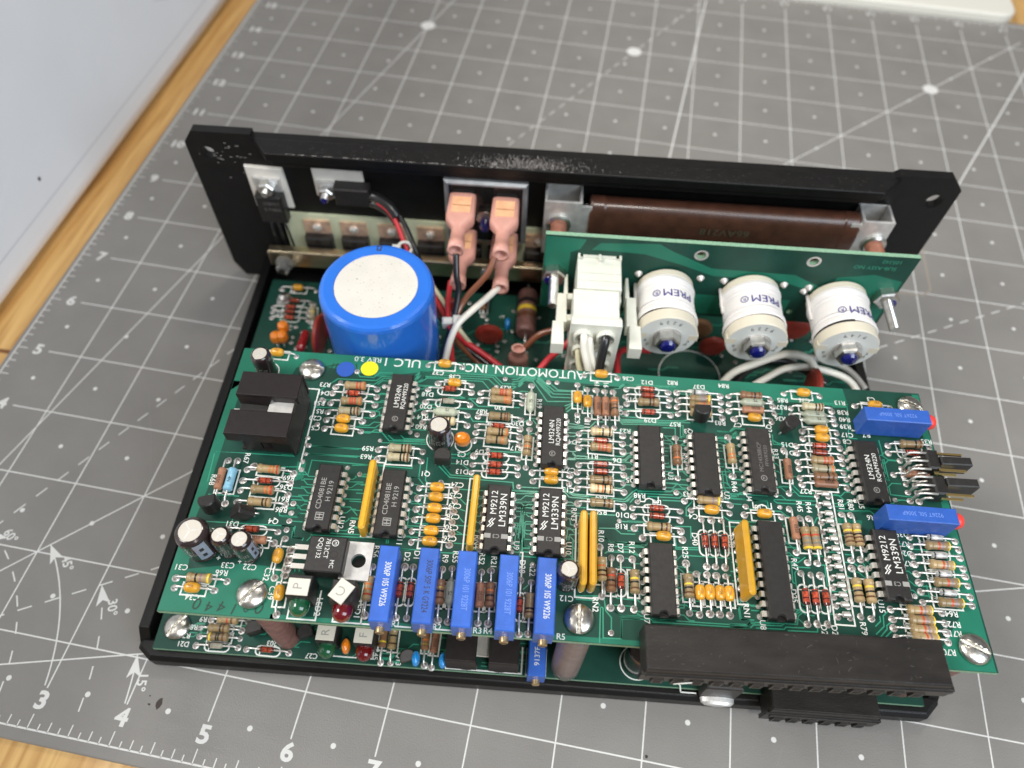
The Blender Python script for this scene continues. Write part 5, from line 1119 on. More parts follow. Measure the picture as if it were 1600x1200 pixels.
# outlines round cans, regulators, lamps and networks
for u, v, r in ((1.255, 0.70, 0.175), (1.53, 0.69, 0.11), (1.745, 0.66, 0.12), (5.0, 0.60, 0.12), (3.53, 2.13, 0.16), (1.36, 2.90, 0.13)):
    silk.disc(u, v, UZ + 0.0024, r, 'silk', 30, r - 0.012)
silk.disc(3.80, 2.08, UZ + 0.0024, 0.10, 'silk', 24, 0.086)
for P in ([(2.27, 0.30), (2.27, -0.0), (2.55, -0.0), (2.55, 0.30)], [(2.72, 0.28), (2.72, -0.0), (3.0, -0.0), (3.0, 0.28)], [(3.0, 0.0), (3.12, 0.0)], [(3.34, 0.0), (3.5, 0.0)], [(3.73, 0.0), (3.9, 0.0)],
          [(4.55, 0.10), (4.55, 0.85), (4.52, 0.85)], [(1.25, 2.69), (2.02, 2.69), (2.02, 1.62)],
          [(2.83, 1.78), (2.95, 1.78), (2.95, 0.90), (2.83, 0.90)], [(4.03, 0.76), (3.92, 0.76), (3.92, 1.66), (4.03, 1.66)], [(5.10, 1.32), (5.10, 0.42), (5.32, 0.42)],
          [(6.86, 1.36), (6.75, 1.36), (6.75, 0.47), (6.86, 0.47)], [(8.30, 2.63), (9.08, 2.61), (9.08, 2.66)], [(8.5, 1.44), (9.07, 1.42), (9.07, 1.48)]):
    silk.ribbon(P, 0.016, UZ + 0.0025, 'silk')
silk.ribbon([(7.747, 1.806), (7.921, 1.798), (7.905, 0.337), (7.707, 0.337)], 0.016, UZ + 0.0025, 'silk', closed=True)
for cu, cv in ((5.895, 1.62), (7.13, 1.64)):
    silk.ribbon([(cu - 0.1, cv - 0.02), (cu - 0.1, cv - 0.09), (cu - 0.05, cv - 0.09), (cu - 0.04, cv - 0.06), (cu, cv - 0.045), (cu + 0.04, cv - 0.06), (cu + 0.05, cv - 0.09), (cu + 0.1, cv - 0.09), (cu + 0.1, cv - 0.02)], 0.013, UZ + 0.0025, 'silk')
silk.obj('silkscreen_print', upper, kind='stuff')
# felt pen
mk = MB()
random.seed(2)
for i_, ch_ in enumerate('001440'):
    mk.text(ch_, 0.15 + random.uniform(-0.02, 0.02), POS['hand'][0] + 0.33 - i_ * 0.125, POS['hand'][1] + 0.015 + random.uniform(-0.02, 0.02), UZ + 0.0034, 'marker', rot=PI - 0.25 + random.uniform(-0.12, 0.12), wx=1.0)
for k in range(7):
    u0, v0 = 1.96 + k * 0.045, 2.82 + k * 0.012
    mk.ribbon([(u0 + 0.05, v0), (u0 + 0.12 + k * 0.01, v0 + 0.12), (u0 + 0.16, v0 + 0.26 - k * 0.01)], 0.012, UZ + 0.0034, 'marker')
mk.ribbon([(2.02, 3.02), (2.30, 3.10)], 0.014, UZ + 0.0036, 'marker')
mk.obj('pen_marking', upper, kind='stuff')

LM = lambda s: [(s[0], -0.045, 0.0, 0.076, 'ink_white'), (s[1], 0.045, 0.02, 0.068, 'ink_white')]
ics = [(3.01, 2.495, 14, 0.76, [('LM324N', -0.012, 0.06, 0.084, 'ink_white'), ('RQAM9220', 0.062, 0.07, 0.070, 'ink_white')], 'M', 'black integrated circuit marked LM324N nearest the yellow dot'),
       (4.805, 2.19, 14, 0.77, [('LM324N', -0.012, 0.04, 0.084, 'ink_white'), ('RQAM9220', 0.062, 0.04, 0.070, 'ink_white')], 'M', 'black integrated circuit marked LM324N in the middle of the board'),
       (8.34, 2.02, 14, 0.76, [('LM324N', -0.02, 0.04, 0.084, 'ink_white'), ('RQAM9220', 0.058, 0.04, 0.070, 'ink_white')], 'M', 'black integrated circuit marked LM324N beside the jumper header'),
       (2.41, 1.25, 14, 0.76, [('CD4081BE', -0.035, 0.03, 0.078, 'ink_grey'), ('H 9219', 0.05, 0.06, 0.078, 'ink_grey')], 'H', 'leftmost integrated circuit marked CD4081BE'),
       (3.115, 1.24, 14, 0.76, [('CD4081BE', -0.035, 0.03, 0.078, 'ink_grey'), ('H 9219', 0.05, 0.06, 0.078, 'ink_grey')], 'H', 'integrated circuit marked CD4081BE between the first yellow network and the row of yellow capacitors'),
       (4.26, 1.15, 14, 0.75, [('M9212', -0.045, 0.165, 0.096, 'ink_white'), ('LM339N', 0.055, 0.085, 0.104, 'ink_white')], 'N', None),
       (4.81, 1.16, 14, 0.75, [('M9212', -0.045, 0.165, 0.096, 'ink_white'), ('LM339N', 0.055, 0.085, 0.104, 'ink_white')], 'N', None),
       (8.33, 0.95, 14, 0.75, [('M9212', -0.045, 0.165, 0.096, 'ink_white'), ('LM339N', 0.055, 0.085, 0.104, 'ink_white')], 'N', 'integrated circuit marked M9212 LM339N near the right edge'),
       (7.13, 2.07, 16, 0.79, [('MC14538BCP', -0.012, 0.02, 0.062, 'ink_faint'), ('FFWR9220', 0.056, 0.04, 0.056, 'ink_faint')], 'M', None),
       (5.895, 2.02, 14, 0.76, [], None, 'unmarked black integrated circuit'), (6.515, 1.98, 16, 0.76, [], None, 'scuffed unmarked black integrated circuit'),
       (5.965, 0.62, 14, 0.75, [], None, 'unmarked black integrated circuit'), (7.125, 0.81, 20, 1.04, [], None, 'longest unmarked black integrated circuit')]
random.seed(21)
for (u, v, n, L, lines, logo, lab) in ics:
    # tracks fan out from the pins in parallel
    for sd in (-1, 1):
        sh = random.choice((-0.05, 0.05))
        for i in range(n // 2):
            if random.random() < 0.25:
                continue
            y = v + (i - (n // 2 - 1) / 2) * 0.1
            x = u + sd * 0.18
            q1 = random.uniform(0.04, 0.09)
            P = [(x, y), (x + sd * q1, y), (x + sd * (q1 + 0.05), y + sh), (x + sd * (q1 + random.uniform(0.08, 0.26)), y + sh)]
            tr.ribbon(P, 0.0115, Z1 + 0.0013, 'trace')
    dip(n, L, lines, logo).obj('integrated_circuit', upper, (u, v, UZ), random.uniform(-0.008, 0.008), label=lab)
    for sd in (-1, 1):
        for i in range(n // 2):
            pads.append((u + sd * 0.168, v + (i - (n // 2 - 1) / 2) * 0.1, 0.029))
for (u, txt, ink) in ((3.215, '3006P 105 W9226', 'ink_white'), (3.62, '3006P 50P 5 K G9224', 'ink_dark'), (4.005, '3006P 101 9228T', 'pot_ink'), (4.415, '3006P 101 9228T', 'pot_ink'), (4.79, '3006P 105 W9226', 'ink_white')):
    trimmer(txt, ink).obj('trimmer_potentiometer', upper, (u, 0.32 + random.uniform(-0.008, 0.008), UZ), rot=(random.uniform(-0.01, 0.01), random.uniform(-0.025, 0.025), random.uniform(-0.014, 0.014)))
for (u, v, txt) in ((8.695, 2.665, '9226T 50L 3006P'), (8.68, 1.452, '9226T 50L 3006P')):
    mb = MB()
    mb.prism([(-0.365, -0.09), (0.365, -0.09), (0.365, 0.09), (-0.365, 0.09)], 0.02, 0.345, 'pot_blue', 0.010)
    mb.lathe([(0, 0.09), (0.05, 0.088), (0.09, 0.07), (0.11, 0.02)], 'cap_red', 16, T(0.355, 0, 0.235) @ RXM)
    mb.text(txt, 0.066, 0, 0, 0.3458, 'pot_ink', rot=PI, wx=0.9)
    mb.obj('trimmer_potentiometer', upper, (u, v, UZ), random.uniform(-0.01, 0.01), label='blue trimmer potentiometer with red end cap')
for (u, v, L, tl) in ((2.872, 1.27, 0.80, 0.04), (3.995, 1.18, 0.80, 0.05), (5.158, 0.855, 0.80, 0.0), (5.256, 0.86, 0.80, 0.0), (6.80, 0.88, 0.80, 0.10)):
    sip(L).obj('resistor_network', upper, (u, v, UZ), label='yellow resistor network', rot=(0.0, tl, random.uniform(-0.01, 0.01)))
    for i in range(8):
        pads.append((u, v + (i - 3.5) * 0.1, 0.034))
for (u, v, r, h, a, t) in ((1.262, 0.65, 0.168, 0.47, -0.9, '100uF'), (1.54, 0.645, 0.105, 0.43, -0.1, '10uF'), (1.748, 0.615, 0.112, 0.43, -0.35, '10uF'), (5.008, 0.56, 0.112, 0.42, -0.4, '10uF'),
                           (3.545, 2.075, 0.13, 0.43, -0.4, '22uF'), (1.378, 2.845, 0.118, 0.44, 2.0, '10uF')):
    can(r, h, a, t).obj('electrolytic_capacitor', upper, (u, v, UZ))
# transistors
for (u, v, rz, hh, tx_) in ((3.60, 1.80, 0.0, 0.14, 0), (6.52, 2.60, PI, 0.10, 0), (7.50, 2.55, 0.6, 0.08, 0), (1.25, 1.06, PI + 0.3, 0.09, 0), (1.68, 1.04, 0.9, 0.06, 1)):
    to92(hh).obj('transistor', upper, (u, v, UZ), rot=(0.12 if not tx_ else 0.9, 0.05, rz) if not tx_ else (0.0, -0.75, 0.2))
# tantalum bead
mb = MB()
mb.lathe([(0.03, 0.02), (0.06, 0.045), (0.12, 0.078), (0.19, 0.092), (0.26, 0.085), (0.31, 0.05), (0.325, 0.01)], 'tantalum', 18, T(0, 0, 0) @ Matrix.Diagonal((1, 0.8, 1, 1)))
mb.tube([(-0.04, 0, 0), (-0.01, 0, 0.05)], 0.011, 'lead', 6)
mb.tube([(0.04, 0, 0), (0.01, 0, 0.05)], 0.011, 'lead', 6)
mb.obj('tantalum_capacitor', upper, (3.80, 2.07, UZ), rot=(0.15, 0, 0))
# voltage regulator lying flat
mb = MB()
mb.prism([(-0.19, -0.185), (0.19, -0.185), (0.19, 0.185), (-0.19, 0.185)], 0.08, 0.255, 'epoxy_black', 0.012)
P = [(0.14, -0.20), (0.44, -0.20), (0.44, 0.20), (0.14, 0.20)]
plate(P, [(0.31, 0, 0.075)], 0.075, 0.125, 'aluminium', mb=mb)
mb.disc(0.31, 0, 0.03, 0.07, 'void', 16)
for y in (-0.1, 0, 0.1):
    mb.box(-0.36, -0.18, y - 0.026, y + 0.026, 0.12, 0.135, 'tin')
    mb.tube([(-0.34, y, 0.128), (-0.41, y, 0.10), (-0.43, y, 0.0)], 0.016, 'tin', 6)
    pads.append((2.58 - 0.43, 0.59 + y, 0.05))
mb.text('MC', 0.06, 0.075, -0.10, 0.2558, 'ink_white', rot=-PI / 2)
mb.disc(0.075, 0.12, 0.2557, 0.035, 'ink_white', 16, 0.028)
mb.text('M', 0.045, 0.075, 0.12, 0.2557, 'ink_white', rot=-PI / 2)
mb.text('7812CT', 0.065, 0.0, 0.06, 0.2558, 'ink_white', rot=-PI / 2)
mb.text('QQJ132', 0.065, -0.075, 0.06, 0.2558, 'ink_white', rot=-PI / 2)
mb.disc(0.08, 0.0, 0.2556, 0.04, 'void', 16, 0.036)
mb.obj('voltage_regulator', upper, (2.58, 0.59, UZ))


def lamp(parent, u, v, z, colr, letter, rz=0.0, lab=None, tz=0.335):
    mb = MB()
    mb.box(-0.115, 0.115, 0.02, 0.24, 0.0, 0.30, 'epoxy_black', 0.01)
    prof = [(0, 0.10), (0.06, 0.10)] + [(0.06 + 0.10 * math.sin(D(t)), 0.10 * math.cos(D(t))) for t in (15, 30, 45, 60, 75, 88)]
    mb.lathe(prof, colr, 20, T(0, 0.03, 0.14) @ TOV)
    xf = T(0, 0.11, tz) @ Matrix.Rotation(rz, 4, 'Z')
    mb.box(-0.105, 0.105, -0.085, 0.08, -0.015, 0.0, 'tag_white', 0.004, xf=xf)
    mb.text(letter, 0.13, 0, 0, 0.001, 'ink_grey', rot=0, xf=xf @ Matrix.Rotation(1.83 if letter in 'C' else PI / 2, 4, 'Z'))
    return mb.obj('indicator_light', parent, (u, v, z), label=lab)


lamp(upper, 2.405, 0.11, UZ, 'led_green', 'P', 0.0, 'green light with white tag marked P', 0.34)
lamp(upper, 2.83, 0.09, UZ, 'led_red', 'C', 1.05, 'red light with tilted white tag marked C', 0.36)
# finned clip heat sink, two hoods over one power transistor
mb = MB()
t = 0.03
for v0, v1, s in ((2.207, 2.52, 1), (1.715, 2.02, -1)):
    mb.box(1.305, 1.985, v0, v1, 2.52, 2.55, 'anodised_black', 0.008)
mb.box(1.305, 1.985, 2.49, 2.52, 2.20, 2.52, 'anodised_black')
# front lip curling in, with the two short legs
mb.box(1.305, 1.985, 1.715, 1.742, 2.40, 2.52, 'anodised_black')
mb.add([(1.305, 1.716, 2.40), (1.985, 1.716, 2.40), (1.94, 1.78, 2.28), (1.38, 1.78, 2.28)], [(0, 1, 2, 3)], 'anodised_black')
mb.add([(1.305, 1.736, 2.40), (1.985, 1.736, 2.40), (1.94, 1.80, 2.28), (1.38, 1.80, 2.28)], [(3, 2, 1, 0)], 'anodised_black')
mb.box(1.70, 1.985, 2.207, 2.232, 2.43, 2.52, 'anodised_black', 0.004)
mb.add([(1.305, 2.21, 2.52), (1.70, 2.21, 2.52), (1.66, 2.16, 2.42), (1.34, 2.17, 2.40)], [(0, 1, 2, 3)], 'anodised_black')
mb.add([(1.34, 2.17, 2.40), (1.66, 2.16, 2.42), (1.66, 2.05, 2.36), (1.34, 2.06, 2.34)], [(0, 1, 2, 3)], 'anodised_black')
mb.box(1.36, 1.98, 1.80, 2.46, 2.04, 2.08, 'anodised_black')
mb.box(1.95, 1.975, 1.75, 2.49, 2.08, 2.50, 'anodised_black')
mb.box(1.40, 1.60, 1.80, 1.83, 2.08, 2.30, 'anodised_black')
mb.box(1.72, 1.92, 1.80, 1.83, 2.08, 2.30, 'anodised_black')
mb.obj('heat_sink', upper, bevel=0.006)
mb = MB()
mb.box(1.66, 1.94, 1.98, 2.24, 2.40, 2.44, 'aluminium', 0.005)
mb.box(1.34, 1.67, 1.98, 2.18, 2.26, 2.42, 'epoxy_black', 0.01)
for k in range(3):
    mb.box(1.24, 1.34, 2.0 + k * 0.07, 2.025 + k * 0.07, 2.30, 2.315, 'tin')
mb.obj('power_transistor', upper)
for u, v in ((1.52, 1.62), (1.72, 1.60)):
    pads.append((u, v, 0.05))
# wire links in their box
for (a, b_, c, d_) in LINK:
    mb = MB()
    L = max(0.10, abs(c - a) + 0.03)
    mb.lathe([(-0.045, 0.012), (-0.035, 0.030), (0.030, 0.032), (0.040, 0.012)], 'tin', 10, T(0.018, random.uniform(-0.006, 0.006), 0.045) @ RXM)
    mb.tube([(-0.065, 0, 0), (-0.06, 0, 0.04), (0.0, 0, 0.045), (0.06, 0, 0.04), (0.068, 0, 0)], 0.014, 'lead', 6)
    mb.obj('wire_link', upper, ((a + c) / 2, (b_ + d_) / 2, UZ))
    pads += [((a + c) / 2 - 0.06, (b_ + d_) / 2 - 0.015, 0.034), ((a + c) / 2 + 0.065, (b_ + d_) / 2 - 0.015, 0.030)]
# right-angle jumper header
mb = MB()
for va_, vb_ in ((2.07, 2.31), (1.76, 1.99)):
    mb.box(8.96, 9.10, va_, vb_, UZ + 0.04, UZ + 0.235, 'epoxy_black', 0.02)
for i in range(6):
    v = 1.765 + i * 0.1
    for (hx, zz, px_) in ((8.78, 0.215, 9.36), (8.88, 0.115, 9.30)):
        mb.tube([(hx, v, UZ), (hx, v, UZ + zz - 0.06), (hx + 0.02, v, UZ + zz - 0.015), (hx + 0.07, v, UZ + zz), (8.98, v, UZ + zz)], 0.014, 'tin', 6)
        if i in (0, 1, 3, 5):
            mb.box(9.06, px_, v - 0.012, v + 0.012, UZ + zz - 0.012, UZ + zz + 0.012, 'gold_pin')
        pads.append((hx, v, 0.036))
mb.obj('jumper_header', upper)
for v in (2.165, 1.90):
    mb = MB()
    mb.box(-0.17, 0.17, -0.05, 0.05, 0, 0.21, 'epoxy_black', 0.012)
    mb.box(0.165, 0.172, -0.025, 0.025, 0.03, 0.18, 'void')
    mb.obj('jumper_cap', upper, (9.26, v, UZ + 0.06), 0.02)


def edge_connector(name, parent, u0, u1, v0, v1, z0, z1, pitch=0.156):
    mb = MB()
    mb.prism([(u0, v0), (u1, v0), (u1, v1), (u0, v1)], z0, z1, 'connector_black', 0.015)
    mb.box(u0 - 0.03, u1 + 0.07, v0 - 0.015, v0 + 0.03, z0 - 0.02, z0 + (z1 - z0) * 0.62, 'connector_black', 0.01)
    mb.box(u0 + 0.02, u1 + 0.05, v0 - 0.027, v0 - 0.013, z0 + (z1 - z0) * 0.42, z0 + (z1 - z0) * 0.60, 'connector_black')
    n = int((u1 - u0) / pitch)
    for i in range(n):
        x = u0 + 0.08 + i * pitch
        mb.box(x, x + pitch * 0.60, v0 - 0.04, v0 - 0.013, z0 - 0.01, z0 + (z1 - z0) * 0.40, 'connector_black', 0.01)
        mb.box(x + pitch * 0.12, x + pitch * 0.48, v0 - 0.042, v0 - 0.039, z0 + 0.02, z0 + (z1 - z0) * 0.30, 'void')
    return mb.obj(name, parent, bevel=0.008)


oc = edge_connector('edge_connector', upper, 0, 2.80, -0.21, 0.21, UZ + 0.05, UZ + 0.37, 0.187)
oc.location = (5.735, -0.11, 0)
oc.rotation_euler = (0, 0, math.radians(1.1))
ds = MB()
random.seed(9)
for _ in range(80):
    x, y, l, an = random.uniform(0.05, 2.75), random.uniform(-0.19, 0.19), random.uniform(0.003, 0.03), random.uniform(0, PI)
    if random.random() < 0.1:
        l *= 2
    ds.ribbon([(x, y), (x + l * math.cos(an), min(0.19, max(-0.19, y + l * math.sin(an))))], random.uniform(0.001, 0.0025), UZ + 0.3712, 'scuff_dim')
dso = ds.obj('dust', upper, kind='stuff')
dso.location = oc.location
dso.rotation_euler = oc.rotation_euler
mb = MB()
mb.tube([(6.18, -0.37, 2.22), (6.02, -0.38, 2.16)], 0.007, 'ink_white', 5)
mb.obj('thread_end', upper)
edge_connector('edge_connector', lower, 7.42, 8.60, -0.25, 0.14, 0.30, 0.72, 0.187)
for (u, v, rz) in ((1.87, 0.21, -0.62), (5.145, 0.20, 0.0), (9.035, 0.19, 1.15), (1.88, 2.955, PI / 2 - 0.02), (9.06, 3.0, 1.1)):
    screw(upper, u, v, UZ, rz)
    pb = MB()
    pb.lathe([(LZ, 0.135), (UZ - 0.062, 0.135)], 'post_dark', 20)
    pb.obj('standoff_post', drive, (u, v, 0))
sl = MB()
sl.lathe([(LZ + 0.01, 0.168), (1.9, 0.165)], 'clear_sleeve', 20, T(5.145, 0.12, 0))
sl.obj('clear_sleeve', drive)
for (u, v, c, r) in ((2.277, 3.0, 'dot_blue', 0.11), (2.562, 3.035, 'dot_yellow', 0.105)):
    MB().lathe([(0, r), (0.004, r)], c, 28).obj('sticker_dot', upper, (u, v, UZ + 0.0045), label='round blue sticker' if 'blue' in c else 'round yellow sticker')
tr.obj('copper_trace', upper, kind='stuff')
pads_mesh(pads, UZ).obj('solder_pad', upper, kind='stuff')

# ---- lower board
pads, silk, tr = [], MB(), MB()
random.seed(5)
for k in range(120):
    u0 = random.uniform(0.45, 8.8)
    v0 = random.choice((random.uniform(0.0, 0.4), random.uniform(3.3, 5.6), random.uniform(3.3, 5.6)))
    l = random.uniform(0.15, 0.7)
    if v0 < 0.5 and u0 > 4.4:
        continue
    tr.ribbon([(u0, v0), (u0 + l * 0.5, v0), (u0 + l * 0.5 + 0.06, v0 + 0.06), (u0 + l, v0 + 0.06)], random.choice((0.012, 0.012, 0.03)), LZ + 0.0015, 'trace')
tr.obj('copper_trace', lower, kind='stuff')
place_axials(AXL, LZ, lower, pads, silk)
draw_texts(silk, TXL, LZ + 0.003)
silk.disc(6.88, 4.40, LZ + 0.003, 0.46, 'silk', 40, 0.446)
silk.disc(5.98, 0.22, LZ + 0.003, 0.20, 'silk', 30, 0.186)
silk.ribbon([(3.76, 0.3), (3.76, 0.0), (4.64, 0.0), (4.64, 0.3)], 0.018, LZ + 0.003, 'silk')
silk.ribbon([(2.28, 0.3), (2.28, 0.04), (2.9, 0.04), (2.9, 0.3)], 0.014, LZ + 0.003, 'silk')
silk.ribbon([(4.69, 0.3), (4.69, -0.01), (4.92, -0.01), (4.92, 0.3)], 0.012, LZ + 0.003, 'silk')
for k in range(30):
    u0, v0 = random.uniform(0.5, 4.6), random.uniform(3.4, 5.4)
    silk.text(random.choice(('R12', 'C8', 'R31', 'D4', 'C14', 'R7')), 0.07, u0, v0, LZ + 0.003, 'silk', rot=random.choice((PI, -PI / 2)))
silk.obj('silkscreen_print', lower, kind='stuff')
for k in range(150):
    pads.append((round(random.uniform(0.45, 4.7) / 0.1) * 0.1, round(random.uniform(3.3, 5.6) / 0.1) * 0.1, 0.032))
for k in range(50):
    pads.append((round(random.uniform(4.8, 9.0) / 0.1) * 0.1, round(random.uniform(3.3, 5.4) / 0.1) * 0.1, 0.032))
pads_mesh(pads, LZ).obj('solder_pad', lower, kind='stuff')
screw(lower, 0.54, 0.24, LZ, -0.55)
lamp(lower, 2.38, 0.10, LZ, 'led_green', 'R', 0.0, 'green light with white tag marked R', 0.36)
lamp(lower, 2.815, 0.10, LZ, 'led_red', 'F', 0.0, 'red light with white tag marked F', 0.36)
for (u, v, rx) in ((3.31, 0.09, 0.25), (1.50, 0.25, 0.1), (2.10, 0.25, 0.1)):
    to92(0.06).obj('transistor', lower, (u, v, LZ), rot=(rx, 0, 0.4))
for (u, v, c, lab, ty) in ((2.60, 0.12, 'tantalum', 'orange capacitor bead', 0), (3.42, 0.04, 'ceramic_blue', 'flat blue capacitor', 1), (3.73, 0.04, 'ceramic_blue', 'flat blue capacitor', 1), (4.13, 5.0, 'ceramic_blue', 'flat blue capacitor', 1),
                           (0.80, 4.62, 'tantalum', 'orange capacitor bead', 0), (0.74, 4.42, 'tantalum', 'orange capacitor bead', 0), (0.83, 4.44, 'tantalum', 'orange capacitor bead', 0)):
    mb = MB()
    mb.lathe([(0.05, 0.02), (0.07, 0.05), (0.12, 0.08), (0.18, 0.085), (0.24, 0.07), (0.27, 0.02)], c, 16, Matrix.Diagonal((0.55, 1, 1, 1)) if ty or v < 1 else T(0, 0, 0.05))
    mb.tube([(0, -0.04, 0), (0, -0.03, 0.08)], 0.011, 'lead', 6)
    mb.tube([(0, 0.04, 0), (0, 0.03, 0.08)], 0.011, 'lead', 6)
    mb.obj('bead_capacitor', lower, (u, v, LZ), label=lab)
# flat disc capacitors on edge
for (u, v, r, c, rz, hz, name) in ((3.87, 4.72, 0.21, 'disc_red', 0.0, 0.10, 'disc_capacitor'), (8.53, 4.05, 0.30, 'disc_red', PI / 2, 0.15, 'disc_capacitor'), (8.45, 5.2, 0.24, 'disc_red', 0.0, 0.1, 'disc_capacitor'), (7.2, 4.8, 0.2, 'disc_red', 0.0, 0.08, 'disc_capacitor'),
                              (7.0, 5.1, 0.22, 'umber', 0.0, 0.08, 'disc_capacitor'), (1.42, 4.40, 0.30, 'disc_red', PI / 2, 0.15, 'disc_capacitor'), (1.42, 4.66, 0.20, 'disc_red', PI / 2 + 0.2, 0.12, 'disc_capacitor'), (3.2, 5.2, 0.2, 'disc_red', 0.1, 0.1, 'disc_capacitor')):
    mb = MB()
    mb.lathe([(-0.055, r * 0.6), (-0.045, r * 0.85), (-0.02, r), (0.02, r), (0.045, r * 0.85), (0.055, r * 0.6)], c, 24, T(0, 0, r * 0.72 + hz) @ TOV)
    mb.tube([(-r * 0.5, 0, 0), (-r * 0.5, 0, hz + 0.12)], 0.014, 'lead', 6)
    mb.tube([(r * 0.5, 0, 0), (r * 0.5, 0, hz + 0.12)], 0.014, 'lead', 6)
    mb.obj(name, lower, (u, v, LZ), rz, label='brown disc capacitor' if c == 'umber' else 'dark red disc capacitor')
mb = MB()
mb.lathe([(0, 0.03), (0.02, 0.065), (0.42, 0.065), (0.45, 0.03)], 'mylar_red', 16, T(0, 0, 0.14) @ Matrix.Rotation(PI / 2, 4, 'X') @ T(0, 0, -0.2))
mb.obj('film_capacitor', lower, (1.12, 4.42, LZ), rot=(-0.35, 0, 0.1))
# big banded power resistor
mb = MB()
mb.lathe([(-0.42, 0.05), (-0.41, 0.13), (-0.36, 0.155), (-0.2, 0.15), (-0.12, 0.15), (-0.06, 0.15), (0.02, 0.15), (0.08, 0.15), (0.16, 0.15), (0.36, 0.155), (0.41, 0.13), (0.42, 0.05)],
         ['post_dark', 'post_dark', 'post_dark', 'band_k', 'post_dark', 'band_y', 'post_dark', 'band_b', 'post_dark', 'post_dark', 'post_dark'], 22, T(0, 0, 0.20) @ TOV)
mb.tube([(0, 0.56, 0), (0, 0.56, 0.2), (0, 0.4, 0.2)], 0.02, 'lead', 6)
mb.tube([(0, -0.56, 0), (0, -0.56, 0.2), (0, -0.4, 0.2)], 0.02, 'lead', 6)
mb.obj('power_resistor', lower, (4.41, 5.22, LZ))
# lower heat sink, trimmer, black can, lens
mb = MB()
for a_, b2 in ((3.77, 4.12), (4.26, 4.60)):
    mb.box(a_, b2, -0.02, 0.50, 0.84, 0.87, 'anodised_black', 0.008)
    mb.box(a_, b2, -0.02, 0.005, 0.50, 0.84, 'anodised_black')
    mb.box(a_, a_ + 0.025, 0.0, 0.5, 0.45, 0.84, 'anodised_black')
    mb.lathe([(0, 0.115), (0.03, 0.12), (0.04, 0.10), (0.02, 0.07)], 'epoxy_black', 20, T((a_ + b2) / 2 + (0.05 if a_ < 4 else -0.05), 0.045, 0.43) @ Matrix.Diagonal((1.15, 0.5, 1, 1)))
mb.box(4.10, 4.28, 0.10, 0.45, 0.62, 0.65, 'aluminium')
mb.box(3.8, 4.57, 0.36, 0.39, 0.42, 0.86, 'anodised_black')
mb.obj('heat_sink', lower, bevel=0.006)
mb = MB()
mb.prism([(-0.10, -0.375), (0.10, -0.375), (0.10, 0.375), (-0.10, 0.375)], 0.03, 0.33, 'pot_blue', 0.010)
mb.lathe([(0, 0.045), (0.055, 0.045), (0.062, 0.038)], 'brass', 14, T(0, -0.37, 0.13) @ TOV)
mb.text('9137F', 0.085, 0, -0.16, 0.3312, 'ink_white', rot=PI / 2)
mb.obj('trimmer_potentiometer', lower, (4.805, 0.29, LZ))
mb = MB()
mb.lathe([(0.02, 0.165), (0.5, 0.165), (0.53, 0.15), (0.53, 0.12), (0.52, 0.11)], 'can_sleeve', 28)
mb.disc(0, 0, 0.519, 0.11, 'epoxy_black', 24)
mb.obj('electrolytic_capacitor', lower, (5.98, 0.23, LZ))
mb = MB()
mb.box(6.68, 7.10, -0.10, 0.40, LZ + 0.02, LZ + 0.42, 'epoxy_black', 0.02)
mb.lathe([(0, 0.20), (0.05, 0.19), (0.08, 0.15), (0.09, 0.05)], 'aluminium', 24, T(6.90, -0.10, 0.37) @ Matrix.Diagonal((1.0, 1, 0.36, 1)) @ TOV)
mb.obj('terminal_block', lower, bevel=0.01)
mb = MB()
mb.ribbon([(6.48, -0.07), (6.48, -0.0), (6.44, 0.05)], 0.016, LZ + 0.003, 'silk')
mb.ribbon([(6.48, -0.07), (6.66, -0.07)], 0.016, LZ + 0.003, 'silk')
mb.obj('silkscreen_line', lower)
# hex fixing at the back left
mb = MB()
hexnut(mb, 0.12, 0.08, 'steel', T(0, 0, 0))
mb.lathe([(0.08, 0.1), (0.12, 0.08), (0.14, 0.02)], 'steel', 16)
mb.obj('nut', lower, (0.62, 5.30, LZ))

# ------------------------------------------------------------------ big blue capacitor
mb = MB()
RC = 0.715
CU, CV = 2.535, 3.985
prof = [(0.0, RC), (1.90, RC), (1.97, RC), (2.01, RC * 0.985), (2.04, RC * 0.955), (2.052, RC * 0.90), (2.052, RC * 0.735), (2.035, RC * 0.72)]
mb.lathe(prof, 'sleeve_blue', 64)
blue = mb.obj('main_capacitor', drive, (CU, CV, LZ), label='large blue can capacitor with white disc on top')
MB().lathe([(2.036, RC * 0.722), (2.044, RC * 0.72)], 'label_white', 56).obj('label_disc', blue)
mb = MB()
mb.box(-0.03, 0.03, 0, 0.09, 2.0525, 2.0535, 'ink_dark')
mb.box(-0.015, 0.015, 0.02, 0.07, 2.0536, 2.0540, 'sleeve_blue')
mb.obj('black_mark', blue, (-0.06, RC * 0.80, 0))

